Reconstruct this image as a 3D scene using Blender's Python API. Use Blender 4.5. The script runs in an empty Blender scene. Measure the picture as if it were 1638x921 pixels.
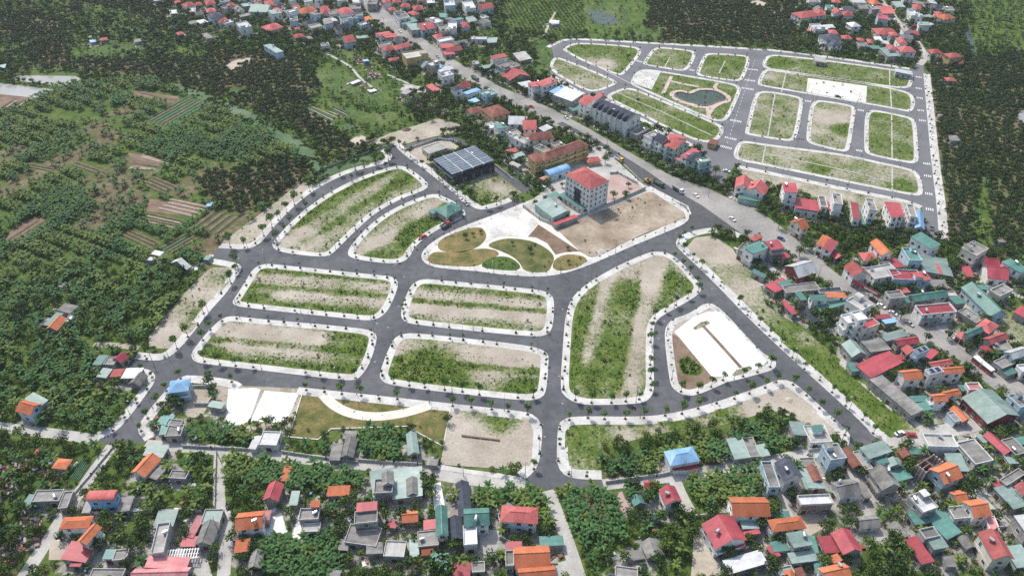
import bpy, math, random
import numpy as np
from mathutils import Vector
from mathutils.geometry import delaunay_2d_cdt, tessellate_polygon
random.seed(7); rng = np.random.default_rng(7)
S = bpy.context.scene
COL = S.collection
# ------------------------------------------------------------------ camera
CAM_H = 240.0; FPX = 1200.0; PITCH = math.atan(980/1200.0)
cam_d = bpy.data.cameras.new('camera'); cam = bpy.data.objects.new('camera', cam_d); COL.objects.link(cam)
cam.location = (0, 0, CAM_H); cam.rotation_euler = (math.pi/2-PITCH, 0, 0)
cam_d.sensor_width = 36; cam_d.lens = 36*FPX/1638; cam_d.clip_start = 1; cam_d.clip_end = 12000
S.camera = cam
HAZE = 0.00007
# ------------------------------------------------------------------ sky, sun, exposure
SUN_AZ = math.radians(-32)      # measured from +Y towards +X: behind the scene, a little to the left
SUN_EL = math.radians(54)
w = bpy.data.worlds.new('World'); S.world = w; w.use_nodes = True
nt = w.node_tree; nt.nodes.clear()
sky = nt.nodes.new('ShaderNodeTexSky'); sky.sky_type = 'NISHITA'; sky.sun_disc = False
sky.sun_elevation = SUN_EL; sky.sun_rotation = SUN_AZ; sky.air_density = 1.3; sky.dust_density = 3.0; sky.ozone_density = 1.5
bg = nt.nodes.new('ShaderNodeBackground'); bg.inputs[1].default_value = 0.145
wo = nt.nodes.new('ShaderNodeOutputWorld')
nt.links.new(sky.outputs[0], bg.inputs[0]); nt.links.new(bg.outputs[0], wo.inputs[0])
sl = bpy.data.lights.new('sun', 'SUN'); sl.energy = 3.1; sl.angle = math.radians(2.2); sl.color = (1, .955, .89)
so = bpy.data.objects.new('sun', sl); COL.objects.link(so)
sd = Vector((math.sin(SUN_AZ)*math.cos(SUN_EL), math.cos(SUN_AZ)*math.cos(SUN_EL), math.sin(SUN_EL)))
so.rotation_euler = sd.to_track_quat('Z', 'Y').to_euler()
S.view_settings.view_transform = 'Standard'; S.view_settings.look = 'None'
S.view_settings.gamma = 1; S.view_settings.exposure = 0.33; S.view_settings.use_curve_mapping = False
S.render.engine = 'CYCLES'; S.cycles.max_bounces = 5; S.cycles.diffuse_bounces = 3; S.cycles.glossy_bounces = 2
S.cycles.transparent_max_bounces = 4; S.cycles.volume_bounces = 0; S.cycles.use_denoising = False
S.cycles.use_adaptive_sampling = True; S.cycles.adaptive_threshold = 0.01

# ------------------------------------------------------------------ pixel -> ground
_c, _s = math.cos(PITCH), math.sin(PITCH)
def G(u, v, z=0.0):
    """the place in the world, at height z, that the photograph shows at pixel (u, v)"""
    dx = (u-819)/FPX; dy = -(v-460.5)/FPX
    d = (dx, _c+dy*_s, -_s+dy*_c); t = (CAM_H-z)/-d[2]
    return (d[0]*t, d[1]*t)
TX = (0, 400, 800, 1218); TY = (0, 220, 440, 681); TS = 420/1612.0
def tp(t, x, y): return (TX[t % 4]+x*TS, TY[t//4]+y*TS)
def pts(s, t=None):
    out = []
    for a in s.split():
        x, y = a.split(','); x = float(x); y = float(y)
        out.append((x, y) if t is None else tp(t, x, y))
    return out
def gp(s, t=None, z=0.0): return np.array([G(u, v, z) for u, v in pts(s, t)])

# ------------------------------------------------------------------ helpers
def mesh(name, V, F, mats=(), midx=None, smooth=False):
    me = bpy.data.meshes.new(name); me.from_pydata([tuple(v) for v in V], [], [tuple(f) for f in F])
    for m in mats: me.materials.append(m)
    if midx is not None: me.polygons.foreach_set('material_index', np.array(midx, dtype=np.int32))
    if smooth: me.polygons.foreach_set('use_smooth', np.ones(len(F), dtype=bool))
    me.update(); return me
def ob(name, me, parent=None, loc=(0, 0, 0), rz=0.0, sc=None):
    o = bpy.data.objects.new(name, me); COL.objects.link(o); o.location = loc
    if rz: o.rotation_euler = (0, 0, rz)
    if sc is not None: o.scale = sc if hasattr(sc, '__len__') else (sc, sc, sc)
    if parent is not None: o.parent = parent
    return o
def tag(o, label=None, cat=None, group=None, kind=None):
    if label: o['label'] = label
    if cat: o['category'] = cat
    if group: o['group'] = group
    if kind: o['kind'] = kind
    return o
class MB:
    def __init__(s): s.V = []; s.F = []; s.M = []
    def add(s, V, F, m=0):
        n = len(s.V); s.V += [tuple(v) for v in V]; s.F += [tuple(i+n for i in f) for f in F]; s.M += [m]*len(F); return s
    def box(s, x0, x1, y0, y1, z0, z1, m=0):
        V = [(x0,y0,z0),(x1,y0,z0),(x1,y1,z0),(x0,y1,z0),(x0,y0,z1),(x1,y0,z1),(x1,y1,z1),(x0,y1,z1)]
        return s.add(V, [(0,3,2,1),(4,5,6,7),(0,1,5,4),(1,2,6,5),(2,3,7,6),(3,0,4,7)], m)
    def cyl(s, p0, p1, r0, r1=None, n=8, m=0):
        r1 = r0 if r1 is None else r1
        p0 = Vector(p0); p1 = Vector(p1); a = (p1-p0).normalized()
        b = a.orthogonal().normalized(); c = a.cross(b)
        V = []
        for p, r in ((p0, r0), (p1, r1)):
            for i in range(n):
                t = 2*math.pi*i/n; V.append(p+(b*math.cos(t)+c*math.sin(t))*r)
        F = [(i, (i+1) % n, n+(i+1) % n, n+i) for i in range(n)]+[tuple(range(n-1, -1, -1)), tuple(range(n, 2*n))]
        return s.add(V, F, m)
    def prism(s, prof, y0, y1, m=0):           # profile in xz, extruded along y
        n = len(prof)
        V = [(x, y0, z) for x, z in prof]+[(x, y1, z) for x, z in prof]
        F = [(i, (i+1) % n, n+(i+1) % n, n+i) for i in range(n)]+[tuple(range(n-1, -1, -1)), tuple(range(n, 2*n))]
        return s.add(V, F, m)
    def me(s, name, *mats, smooth=False): return mesh(name, s.V, s.F, mats, s.M, smooth)
    def ob(s, name, mats, parent=None, loc=(0,0,0), rz=0.0, smooth=False):
        mats = mats if isinstance(mats, (list, tuple)) else (mats,)
        return ob(name, s.me(name, *mats, smooth=smooth), parent, loc, rz)

# ------------------------------------------------------------------ materials
MATS = {}
def lerp3(a, b, t): return tuple(a[i]*(1-t)+b[i]*t for i in range(3))
def surf(name, cols, scale=1.0, rough=.85, fine=None, bump=0.0, rnd=0.0, spec=.3, metal=0.0, stretch=None, detail=6, split=(.35, .65), obj=True):
    """one procedural surface: noise between colours, finer grain, optional per-object variation"""
    if name in MATS: return MATS[name]
    m = bpy.data.materials.new(name); m.use_nodes = True; MATS[name] = m
    T = m.node_tree; N = T.nodes; L = T.links
    b = N['Principled BSDF']; b.inputs['Roughness'].default_value = rough; b.inputs['Metallic'].default_value = metal
    b.inputs['Specular IOR Level'].default_value = spec
    if obj: co = N.new('ShaderNodeTexCoord').outputs['Object']
    else: co = N.new('ShaderNodeNewGeometry').outputs['Position']
    if stretch:
        mp = N.new('ShaderNodeMapping'); mp.inputs['Scale'].default_value = stretch; L.new(co, mp.inputs[0]); co = mp.outputs[0]
    n1 = N.new('ShaderNodeTexNoise'); n1.inputs['Scale'].default_value = scale; n1.inputs['Detail'].default_value = detail; n1.inputs['Roughness'].default_value = .6
    L.new(co, n1.inputs['Vector'])
    r = N.new('ShaderNodeValToRGB'); e = r.color_ramp.elements
    e[0].position = split[0]; e[1].position = split[1]; e[0].color = (*cols[0], 1); e[1].color = (*cols[-1], 1)
    for i, c in enumerate(cols[1:-1]):
        k = e.new(split[0]+(split[1]-split[0])*(i+1)/(len(cols)-1)); k.color = (*c, 1)
    L.new(n1.outputs['Fac'], r.inputs[0]); out = r.outputs[0]
    if fine:
        n2 = N.new('ShaderNodeTexNoise'); n2.inputs['Scale'].default_value = fine[0]; n2.inputs['Detail'].default_value = 4
        L.new(co, n2.inputs['Vector'])
        mr = N.new('ShaderNodeMapRange'); mr.inputs[1].default_value = .25; mr.inputs[2].default_value = .75
        mr.inputs[3].default_value = 1-fine[1]; mr.inputs[4].default_value = 1+fine[1]
        L.new(n2.outputs['Fac'], mr.inputs[0])
        mx = N.new('ShaderNodeVectorMath'); mx.operation = 'SCALE'; L.new(out, mx.inputs[0]); L.new(mr.outputs[0], mx.inputs['Scale']); out = mx.outputs[0]
    if rnd:
        oi = N.new('ShaderNodeObjectInfo'); mr = N.new('ShaderNodeMapRange')
        mr.inputs[3].default_value = 1-rnd; mr.inputs[4].default_value = 1+rnd; L.new(oi.outputs['Random'], mr.inputs[0])
        mx = N.new('ShaderNodeVectorMath'); mx.operation = 'SCALE'; L.new(out, mx.inputs[0]); L.new(mr.outputs[0], mx.inputs['Scale']); out = mx.outputs[0]
    L.new(out, b.inputs['Base Color'])
    if bump:
        bp = N.new('ShaderNodeBump'); bp.inputs['Strength'].default_value = bump; bp.inputs['Distance'].default_value = .15
        L.new((n2 if fine else n1).outputs['Fac'], bp.inputs['Height']); L.new(bp.outputs[0], b.inputs['Normal'])
    return m

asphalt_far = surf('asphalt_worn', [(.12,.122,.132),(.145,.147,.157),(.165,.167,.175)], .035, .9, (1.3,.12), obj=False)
asphalt = surf('asphalt', [(.072,.075,.083),(.092,.095,.104),(.118,.12,.128)], .05, .9, (.3,.2), obj=False)
asphalt_new = surf('asphalt_new', [(.065,.067,.072),(.09,.092,.097)], .05, .85, (.4,.18), obj=False)
asphalt_old = surf('asphalt_old', [(.2,.195,.185),(.27,.26,.245),(.33,.315,.29)], .05, .95, (.8,.13), obj=False)
paving = surf('paving', [(.4,.39,.365),(.5,.49,.465),(.57,.56,.535)], .12, .9, (.9,.14), obj=False)
kerbstone = surf('kerbstone', [(.5,.49,.47),(.6,.59,.57)], .5, .9, obj=False)
concrete = surf('concrete', [(.34,.33,.31),(.46,.45,.42)], .12, .95, (1.2,.12), obj=False)
plaza_m = surf('plaza_concrete', [(.42,.405,.37),(.56,.55,.52),(.64,.63,.605)], .07, .9, (.5,.1), obj=False)
white_slab = surf('white_slab', [(.6,.59,.565),(.7,.695,.68),(.76,.755,.74)], .06, .9, (.5,.08), obj=False)
path_paving = surf('path_paving', [(.55,.52,.46),(.65,.62,.56)], .2, .9, (2,.08), obj=False)
sand_m = surf('sand', [(.34,.29,.23),(.42,.365,.295),(.48,.43,.36)], .05, .97, (.7,.13), .3, obj=False)
soil_m = surf('soil', [(.13,.085,.06),(.19,.13,.095),(.24,.175,.13)], .09, .97, (.8,.2), .4, obj=False)
red_yard = surf('red_yard', [(.36,.25,.22),(.44,.33,.3)], .1, .9, (1.5,.1), obj=False)
lawn_m = surf('lawn', [(.07,.09,.022),(.13,.125,.04),(.22,.165,.075)], .16, .97, (.9,.25), .4, obj=False)
lawn_dry = surf('lawn_dry', [(.09,.1,.03),(.165,.14,.052),(.24,.175,.08)], .14, .97, (.9,.25), .4, obj=False)
lawn_g = surf('lawn_green', [(.04,.085,.018),(.075,.125,.025)], .1, .97, (.9,.25), .4, obj=False)
meadow = surf('meadow', [(.04,.08,.018),(.07,.118,.026),(.125,.15,.05)], .05, .97, (.5,.3), .4, obj=False)
wpaint = surf('white_marking', [(.6,.6,.58),(.75,.75,.73)], 1.0, .8, obj=False)
water_g = surf('algae_water', [(.035,.085,.028),(.055,.115,.04),(.12,.17,.11)], .035, .75, (.2,.1), split=(.3,.72), obj=False)
water_p = surf('pale_water', [(.26,.26,.24),(.33,.33,.31)], .03, .15, obj=False)
water_d = surf('pond_water', [(.03,.055,.035),(.05,.075,.05)], .08, .2, obj=False)
# ------------------------------------------------------------------ polygons
def chaikin(P, n=2):
    P = np.asarray(P, float)
    for _ in range(n):
        Q = np.roll(P, -1, 0); P = np.stack([.75*P+.25*Q, .25*P+.75*Q], 1).reshape(-1, 2)
    return P
def chaikin_open(P, n=2):
    P = np.asarray(P, float)
    for _ in range(n):
        A, B = P[:-1], P[1:]
        M = np.stack([.75*A+.25*B, .25*A+.75*B], 1).reshape(-1, 2)
        P = np.vstack([P[:1], M[1:-1], P[-1:]])
    return P
def area2(P): x, y = P[:, 0], P[:, 1]; return .5*np.sum(x*np.roll(y, -1)-y*np.roll(x, -1))
def ccw(P): return P if area2(P) > 0 else P[::-1].copy()
def resample(P, d, closed=True):
    P = np.asarray(P, float); Q = np.vstack([P, P[:1]]) if closed else P
    seg = np.linalg.norm(np.diff(Q, axis=0), axis=1); c = np.r_[0, np.cumsum(seg)]
    n = max(4, int(c[-1]/d)); t = np.linspace(0, c[-1], n+(0 if closed else 1), endpoint=not closed)
    return np.stack([np.interp(t, c, Q[:, 0]), np.interp(t, c, Q[:, 1])], 1)
def normals(P, closed=True):
    if closed: T = np.roll(P, -1, 0)-np.roll(P, 1, 0)
    else: T = np.gradient(P, axis=0)
    T /= np.maximum(np.linalg.norm(T, axis=1, keepdims=True), 1e-9)
    return np.stack([-T[:, 1], T[:, 0]], 1)          # left of travel = inside for ccw
def inset(P, d): return P+normals(P)*d
def inside(P, X, Y):
    r = np.zeros(X.shape, bool); j = len(P)-1
    for i in range(len(P)):
        xi, yi = P[i]; xj, yj = P[j]
        if yi != yj:
            r ^= ((yi > Y) != (yj > Y)) & (X < (xj-xi)*(Y-yi)/(yj-yi)+xi)
        j = i
    return r
# raster of what stands where (1 m cells)
RX0, RX1, RY0, RY1 = -760, 760, 110, 1010
RW, RH = RX1-RX0, RY1-RY0
gx, gy = np.meshgrid(np.arange(RX0, RX1)+.5, np.arange(RY0, RY1)+.5)
BLOCK = np.zeros((RH, RW), bool); REG = np.full((RH, RW), 3, np.int8)
def paint(A, P, val, grow=0.0):
    P = np.asarray(P)
    if grow: P = inset(ccw(resample(P, 2.0)), -grow)
    x0, y0 = np.floor(P.min(0)).astype(int); x1, y1 = np.ceil(P.max(0)).astype(int)
    i0, i1 = max(0, y0-RY0-1), min(RH, y1-RY0+1); j0, j1 = max(0, x0-RX0-1), min(RW, x1-RX0+1)
    if i0 >= i1 or j0 >= j1: return
    A[i0:i1, j0:j1][inside(P, gx[i0:i1, j0:j1], gy[i0:i1, j0:j1])] = val
def look(A, P):
    i = np.clip((P[:, 1]-RY0).astype(int), 0, RH-1); j = np.clip((P[:, 0]-RX0).astype(int), 0, RW-1)
    return A[i, j]
def fill(P):
    tri = tessellate_polygon([[Vector((p[0], p[1], 0)) for p in P]])
    return tri
def up(F, V):
    out = []
    for f in F:
        a, b, c = (V[i] for i in f[:3])
        out.append(tuple(f) if (b[0]-a[0])*(c[1]-a[1])-(b[1]-a[1])*(c[0]-a[0]) > 0 else tuple(f)[::-1])
    return out
def sheet(name, P, z, mat, kind='structure', block=True, skirt=.3):
    P = ccw(np.asarray(P, float)); n = len(P)
    V = [(x, y, z) for x, y in P]; F = up([tuple(t) for t in fill(P)], V)
    V += [(x, y, z-skirt) for x, y in P]
    F += [(n+i, n+(i+1) % n, (i+1) % n, i) for i in range(n)]
    o = ob(name, mesh(name, V, F, [mat])); tag(o, kind=kind)
    if block: paint(BLOCK, P, True, .6)
    return o
def strip(name, P, wd, z, mat, block=True, closed=False, kind='structure', smooth=2, skirt=.3, side=None):
    """a ribbon along a line of ground points; side: None = centred, +1 = to the left of travel, -1 = right"""
    P = np.asarray(P, float)
    if smooth: P = chaikin_open(P, smooth)
    N = normals(P, False)
    if side is None: A, B = P+N*wd/2, P-N*wd/2
    elif side > 0: A, B = P+N*wd, P
    else: A, B = P, P-N*wd
    n = len(P); V = [(x, y, z) for x, y in A]+[(x, y, z) for x, y in B]+[(x, y, z-skirt) for x, y in A]+[(x, y, z-skirt) for x, y in B]
    F = []
    for i in range(n-1):
        F += [(n+i, n+i+1, i+1, i), (i, i+1, 2*n+i+1, 2*n+i), (3*n+i, 3*n+i+1, n+i+1, n+i)]
    F += [(0, 2*n, 3*n, n), (n-1, 2*n-1, 4*n-1, 3*n-1)]
    o = ob(name, mesh(name, V, F, [mat])); tag(o, kind=kind)
    if block: paint(BLOCK, np.vstack([A, B[::-1]]), True, .4)
    return o
# value noise for placing weeds
_vn = rng.random((256, 256))
def vnoise(X, Y, s):
    x = X/s; y = Y/s; xi = np.floor(x).astype(int); yi = np.floor(y).astype(int); fx = x-xi; fy = y-yi
    fx = fx*fx*(3-2*fx); fy = fy*fy*(3-2*fy)
    g = lambda a, b: _vn[a % 256, b % 256]
    return (g(xi, yi)*(1-fx)+g(xi+1, yi)*fx)*(1-fy)+(g(xi, yi+1)*(1-fx)+g(xi+1, yi+1)*fx)*fy
def fbm(X, Y, s): return .5*vnoise(X, Y, s)+.3*vnoise(X+91, Y+37, s*.45)+.2*vnoise(X+13, Y+71, s*.2)

# ------------------------------------------------------------------ plot ground: sand with weeds by a 'grass' attribute
def plot_material():
    m = bpy.data.materials.new('plot_ground'); m.use_nodes = True; T = m.node_tree; N = T.nodes; L = T.links
    b = N['Principled BSDF']; b.inputs['Roughness'].default_value = .97; b.inputs['Specular IOR Level'].default_value = .1
    pos = N.new('ShaderNodeNewGeometry').outputs['Position']
    at = N.new('ShaderNodeAttribute'); at.attribute_name = 'grass'
    def noise(s, d=5, r=.62):
        n = N.new('ShaderNodeTexNoise'); n.inputs['Scale'].default_value = s; n.inputs['Detail'].default_value = d; n.inputs['Roughness'].default_value = r
        L.new(pos, n.inputs['Vector']); return n.outputs['Fac']
    def ramp(f, cs):
        r = N.new('ShaderNodeValToRGB'); e = r.color_ramp.elements
        e[0].position = cs[0][0]; e[0].color = (*cs[0][1], 1); e[1].position = cs[-1][0]; e[1].color = (*cs[-1][1], 1)
        for p, c in cs[1:-1]: k = e.new(p); k.color = (*c, 1)
        L.new(f, r.inputs[0]); return r.outputs[0]
    sand = ramp(noise(.06), [(.3, (.29,.25,.2)), (.5, (.375,.333,.275)), (.7, (.45,.41,.35))])
    gr = ramp(noise(.16), [(.28, (.046,.085,.015)), (.5, (.09,.138,.028)), (.72, (.18,.19,.065))])
    add = N.new('ShaderNodeMath'); add.operation = 'MULTIPLY_ADD'; L.new(noise(.55, 6, .7), add.inputs[0]); add.inputs[1].default_value = 1.5; L.new(at.outputs['Fac'], add.inputs[2])
    mr = N.new('ShaderNodeMapRange'); mr.inputs[1].default_value = 1.0; mr.inputs[2].default_value = 1.45; L.new(add.outputs[0], mr.inputs[0])
    mx = N.new('ShaderNodeMix'); mx.data_type = 'RGBA'; L.new(mr.outputs[0], mx.inputs[0]); L.new(sand, mx.inputs[6]); L.new(gr, mx.inputs[7])
    f = N.new('ShaderNodeMapRange'); f.inputs[1].default_value = .3; f.inputs[2].default_value = .7; f.inputs[3].default_value = .82; f.inputs[4].default_value = 1.16; L.new(noise(1.2, 3), f.inputs[0])
    vm = N.new('ShaderNodeVectorMath'); vm.operation = 'SCALE'; L.new(mx.outputs[2], vm.inputs[0]); L.new(f.outputs[0], vm.inputs['Scale'])
    L.new(vm.outputs[0], b.inputs['Base Color'])
    bp = N.new('ShaderNodeBump'); bp.inputs['Strength'].default_value = .5; bp.inputs['Distance'].default_value = .3; L.new(noise(.9, 5), bp.inputs['Height']); L.new(bp.outputs[0], b.inputs['Normal'])
    return m
PLOT = plot_material()
TUFTS = []        # (x, y, z, size, kind)
def attr_ground(name, P, z, step, gfun, mat=None, tufts=0.0, dz=0.0, kind='structure'):
    P = ccw(np.asarray(P, float)); P = resample(P, max(step, 1.5)); n = len(P)
    x0, y0 = P.min(0); x1, y1 = P.max(0)
    X, Y = np.meshgrid(np.arange(x0+step/2, x1, step), np.arange(y0+step/2, y1, step)); X = X+(rng.random(X.shape)-.5)*step*.5; Y = Y+(rng.random(Y.shape)-.5)*step*.5
    Pi = inset(P, step*.45); k = inside(Pi, X, Y); Q = np.stack([X[k], Y[k]], 1)
    allp = np.vstack([P, Q])
    vo, eo, fo, ov, oe, of = delaunay_2d_cdt([Vector((float(a), float(b))) for a, b in allp], [(i, (i+1) % n) for i in range(n)], [], 1, 1e-4)
    A = np.array([(v.x, v.y) for v in vo]); g = gfun(A[:, 0], A[:, 1])
    zz = z+dz*np.maximum(0, fbm(A[:, 0], A[:, 1], 9)-.38)
    V = [(A[i, 0], A[i, 1], float(zz[i])) for i in range(len(A))]
    me = mesh(name, V, up(fo, V), [mat or PLOT], smooth=True)
    at = me.attributes.new('grass', 'FLOAT', 'POINT'); at.data.foreach_set('value', np.ascontiguousarray(g, dtype=np.float32))
    o = ob(name, me); tag(o, kind=kind)
    if tufts:
        N = int(abs(area2(P))*tufts*1.6); R = rng.random((N*2, 2))*(x1-x0, y1-y0)+(x0, y0)
        kk = inside(Pi, R[:, 0], R[:, 1]); R = R[kk][:N]
        gg = gfun(R[:, 0], R[:, 1])+.9*(fbm(R[:, 0]+5, R[:, 1]+9, 3.5)-.5)
        keep = rng.random(len(R)) < np.clip((gg-.28)*1.5, 0.012, 1)
        for (x, y), q in zip(R[keep], gg[keep]): TUFTS.append((x, y, z, .35+.5*rng.random()+.5*max(0, q-.5), int(rng.random()*4)))
    return o

def block(outline, t, gfun=None, wd=3.5, z=.14, inner=None, kerb_name='pavement', grow=0.0, smooth=2):
    """a kerbed island: kerb face, paved ring, and its inner ground"""
    P = gp(outline, t) if isinstance(outline, str) else np.asarray(outline)
    P = ccw(resample(chaikin(P, smooth), 2.2))
    n = len(P); I0 = inset(P, .35); I1 = inset(P, wd)
    for _ in range(2): I1 = (np.roll(I1, 1, 0)+2*I1+np.roll(I1, -1, 0))/4
    V = [(x, y, -.1) for x, y in P]+[(x, y, z) for x, y in P]+[(x, y, z) for x, y in I0]+[(x, y, z-.012) for x, y in I0]+[(x, y, z-.012) for x, y in I1]+[(x, y, z-.3) for x, y in I1]
    F = []; M = []
    for i in range(n):
        j = (i+1) % n
        F += [(i, j, n+j, n+i), (n+i, n+j, 2*n+j, 2*n+i), (2*n+i, 2*n+j, 3*n+j, 3*n+i), (3*n+i, 3*n+j, 4*n+j, 4*n+i), (4*n+i, 4*n+j, 5*n+j, 5*n+i)]; M += [1, 1, 1, 0, 0]
    o = ob(kerb_name, mesh(kerb_name, V, F, [paving, kerbstone], M)); tag(o, kind='structure')
    paint(BLOCK, P, True, .5)
    return P, I1
# ------------------------------------------------------------------ roads
EST1 = ("202,588 214,573 242,576 263,575 284,561 309,531 335,497 364,466 379,440 386,429 383,420 339,412 350,396 393,399 415,390 428,373 451,347 485,315 516,295 555,276 594,266 622,259 627,249 614,237 632,230 "
        "639,238 652,250 678,268 712,295 751,326 763,334 775,335 796,330 822,321 830,320 838,324 850,345 940,390 1060,350 1085,330 1103,330 1120,340 1150,352 1190,372 1165,369 1136,367 1115,371 1093,378 1084,389 1083,394 1135,439 1222,530 1389,679 1400,697 1420,703 1418,709 1345,719 "
        "1354,712 1358,697 1346,683 1330,672 1276,620 1262,611 1244,610 1220,620 1152,644 1092,661 1034,670 915,668 900,676 895,690 893,738 899,752 912,763 963,765 965,776 873,783 839,771 850,758 860,743 864,715 866,690 857,669 844,662 820,659 608,636 486,623 388,618 375,610 302,602 289,606 270,622 221,682 226,697 233,708 170,711 155,702 178,691 198,677 240,619 247,607 244,598 236,592 203,590")
EST2 = ("876,78 900,65 922,63 1008,68 1220,80 1270,85 1374,99 1460,111 1466,101 1476,102 1480,122 1489,220 1494,272 1501,324 1505,384 1480,386 1478,345 1474,331 1452,322 1348,301 1218,274 1176,265 1164,278 1160,296 1140,290 1132,258 1121,240 1073,214 1024,191 966,162 935,154 883,121 874,105 884,92")
tag(sheet('road_asphalt', gp(EST1), .03, asphalt), kind='structure')
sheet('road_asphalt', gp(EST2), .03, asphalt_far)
HWL = "500,-40 540,-10 559,5 582,18 616,47 676,85 713,110 747,131 800,158 878,197 948,228 993,259 1034,298 1099,334 1104,348 1185,375 1230,395 1265,415 1304,441 1340,468 1374,492 1445,535 1523,572 1583,617 1700,690"
HWR = "1700,650 1610,600 1554,570 1497,520 1421,484 1380,462 1343,441 1290,400 1262,372 1225,345 1175,322 1136,303 1071,280 1000,240 946,208 878,172 800,139 739,104 694,75 640,30 606,5 590,-20 560,-50"
sheet('highway', gp(HWL+' '+HWR), .045, asphalt_old)
sheet('highway_lane', gp("890,198 948,226 993,257 1034,296 1060,313 1099,333 1104,347 1098,357 1085,366 1100,368 1136,364 1165,366 1188,375 1160,355 1122,328 1076,302 1030,270 962,228 900,195"), .052, asphalt_new, block=False)
NL = [0]
def lane(s, wd, mat=concrete, name='lane', z=.05, t=None):
    NL[0] += 1; return strip(name, gp(s, t), wd, z+.004*NL[0], mat)
lane("642,238 690,225 718,220 735,226 760,246 800,275 845,307", 6.5, asphalt, 'road_asphalt', .035)
lane("-40,678 42,688 110,696 158,704", 5); lane("180,712 140,768 108,816 68,876 30,935", 5)
lane("352,719 350,770 350,808 364,830 357,930", 4.5); lane("232,711 345,719 420,727 556,741 675,752 727,765 840,776", 5)
lane("877,784 887,811 905,858 930,935", 5); lane("965,775 1076,762 1165,749 1247,734 1296,724 1345,719", 5)
lane("1078,764 1088,790 1103,818", 5); lane("1350,722 1365,765 1376,790 1390,830", 3.5)
lane("1416,708 1480,694 1560,681 1660,645", 6.5); lane("1343,574 1400,626 1465,682 1484,696", 5)
lane("1562,452 1600,463 1660,478", 6); lane("150,551 190,552 222,557", 3.2, sand_m)
lane("1471,104 1480,94 1476,80 1462,60 1440,40 1425,20 1400,-10", 5)
lane("1556,783 1580,810 1612,842", 4); lane("1500,520 1540,545", 5); lane("1245,790 1262,830 1275,850", 4)
lane("620,120 655,135 690,150", 2); lane("520,85 560,105 575,125 595,140", 2); lane("870,58 878,40 888,20", 2, sand_m)
lane("140,62 160,50 185,47 215,49", 2.5); lane("1195,395 1225,420 1262,455", 3.5)
# kerbs and pavements round the outside of the two estates
def pave(s, wd=4.4, name='pavement'):
    P = gp(s); o = strip(name, resample(chaikin_open(P, 2), 3, False), wd, .14, paving, side=1, smooth=0, skirt=.22); OUTER.append((resample(chaikin_open(P, 2), 2, False), 1)); return o
OUTER = []
pave("214,574 242,577 263,576 284,562 310,531 336,497 365,466 380,440 388,429 383,421 343,414")
pave("349,397 393,400 416,391 429,374 452,348 486,316 517,296 556,277 595,267 624,259 629,249 616,236")
pave("630,231 637,239 650,251 676,269 710,296 749,327 762,335 775,336 796,331 820,322")
pave("1187,375 1165,366 1136,364 1113,368 1089,376 1080,387 1082,396 1131,440 1218,531 1385,680 1395,698 1417,706", 4.8)
pave("1357,712 1362,697 1348,681 1333,669 1278,617 1262,608 1244,607 1220,617 1152,641 1092,658 1034,667 915,665 898,672 892,681 890,738 896,754 912,766 963,767")
pave("839,767 852,757 862,743 866,715 868,684 860,667 844,659 820,656 608,633 478,619")
pave("388,615 375,607 302,599 287,603 268,620 219,680 222,694 232,706")
pave("158,702 180,694 200,677 242,620 250,607 247,596 237,590 205,588", 4)
pave("879,77 901,66 922,64 1008,69 1220,81 1270,86 1374,100 1455,112", 4)
pave("1477,118 1486,220 1491,272 1498,324 1502,382", 5)
pave("1476,330 1452,320 1348,300 1218,272 1178,264", 4)
pave("1120,238 1073,211 1024,188 966,159 935,151 883,119", 4)
sheet('pavement', gp("704,743 752,751 800,757 839,764 839,770 800,765 752,758 703,751"), .14, paving)
sheet('pavement', gp("1098,330 1103,343 1106,343 1101,330 1040,298 1034,303"), .15, paving)

# ------------------------------------------------------------------ building plots of the two estates
def gf(axis, bands=None, level=.4, amp=.55, patches=(), P=None, scale=9):
    a = np.array(G(*axis[0])); b = np.array(G(*axis[1])); d = (b-a)/np.linalg.norm(b-a); nrm = np.array([d[1], -d[0]])   # towards the camera side
    s = P@nrm; s0, s1 = s.min(), s.max()
    pt = [(np.array(G(x, y)), r, v) for x, y, r, v in patches]
    def f(X, Y):
        t = (X*nrm[0]+Y*nrm[1]-s0)/(s1-s0)
        t2 = t+.05*(fbm(X, Y, 14)-.5)
        g = np.interp(t2, [k for k, _ in bands], [v for _, v in bands]) if bands else np.full(X.shape, level)
        g = g+amp*(fbm(X+31, Y+17, scale)-.5)
        for c, r, v in pt:
            g = g+v*np.exp(-(((X-c[0])**2+(Y-c[1])**2)/(r*r))**1.5)
        return np.clip(g, -.1, 1.1)
    return f
ROWDOTS = []
def plot(outline, t, axis, bands=None, level=.4, patches=(), wd=3.5, tufts=.9, rows=(), step=2.0, name='plot_ground', amp=.55):
    P, I = block(outline, t, wd=wd)
    f = gf(axis, bands, level, amp, patches, I)
    attr_ground(name, I, .1, step, f, tufts=tufts, dz=.25)
    a = np.array(G(*axis[0])); b = np.array(G(*axis[1])); d = (b-a)/np.linalg.norm(b-a); nrm = np.array([d[1], -d[0]])
    s = I@nrm; l = I@d
    for r in rows:                                     # planted rows of little bushes
        ss = s.min()+r*(s.max()-s.min())
        for k in np.arange(l.min()+4, l.max()-4, 2.7):
            q = d*(k+rng.normal()*.4)+nrm*(ss+rng.normal()*.35)
            if inside(inset(I, 1.5), np.array([q[0]]), np.array([q[1]]))[0] and fbm(np.array([q[0]]), np.array([q[1]]), 25)[0] > .38: ROWDOTS.append(q)
    BLK.append(P); return P, I
BLK = []
H = ((400, 500), (800, 534))
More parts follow.
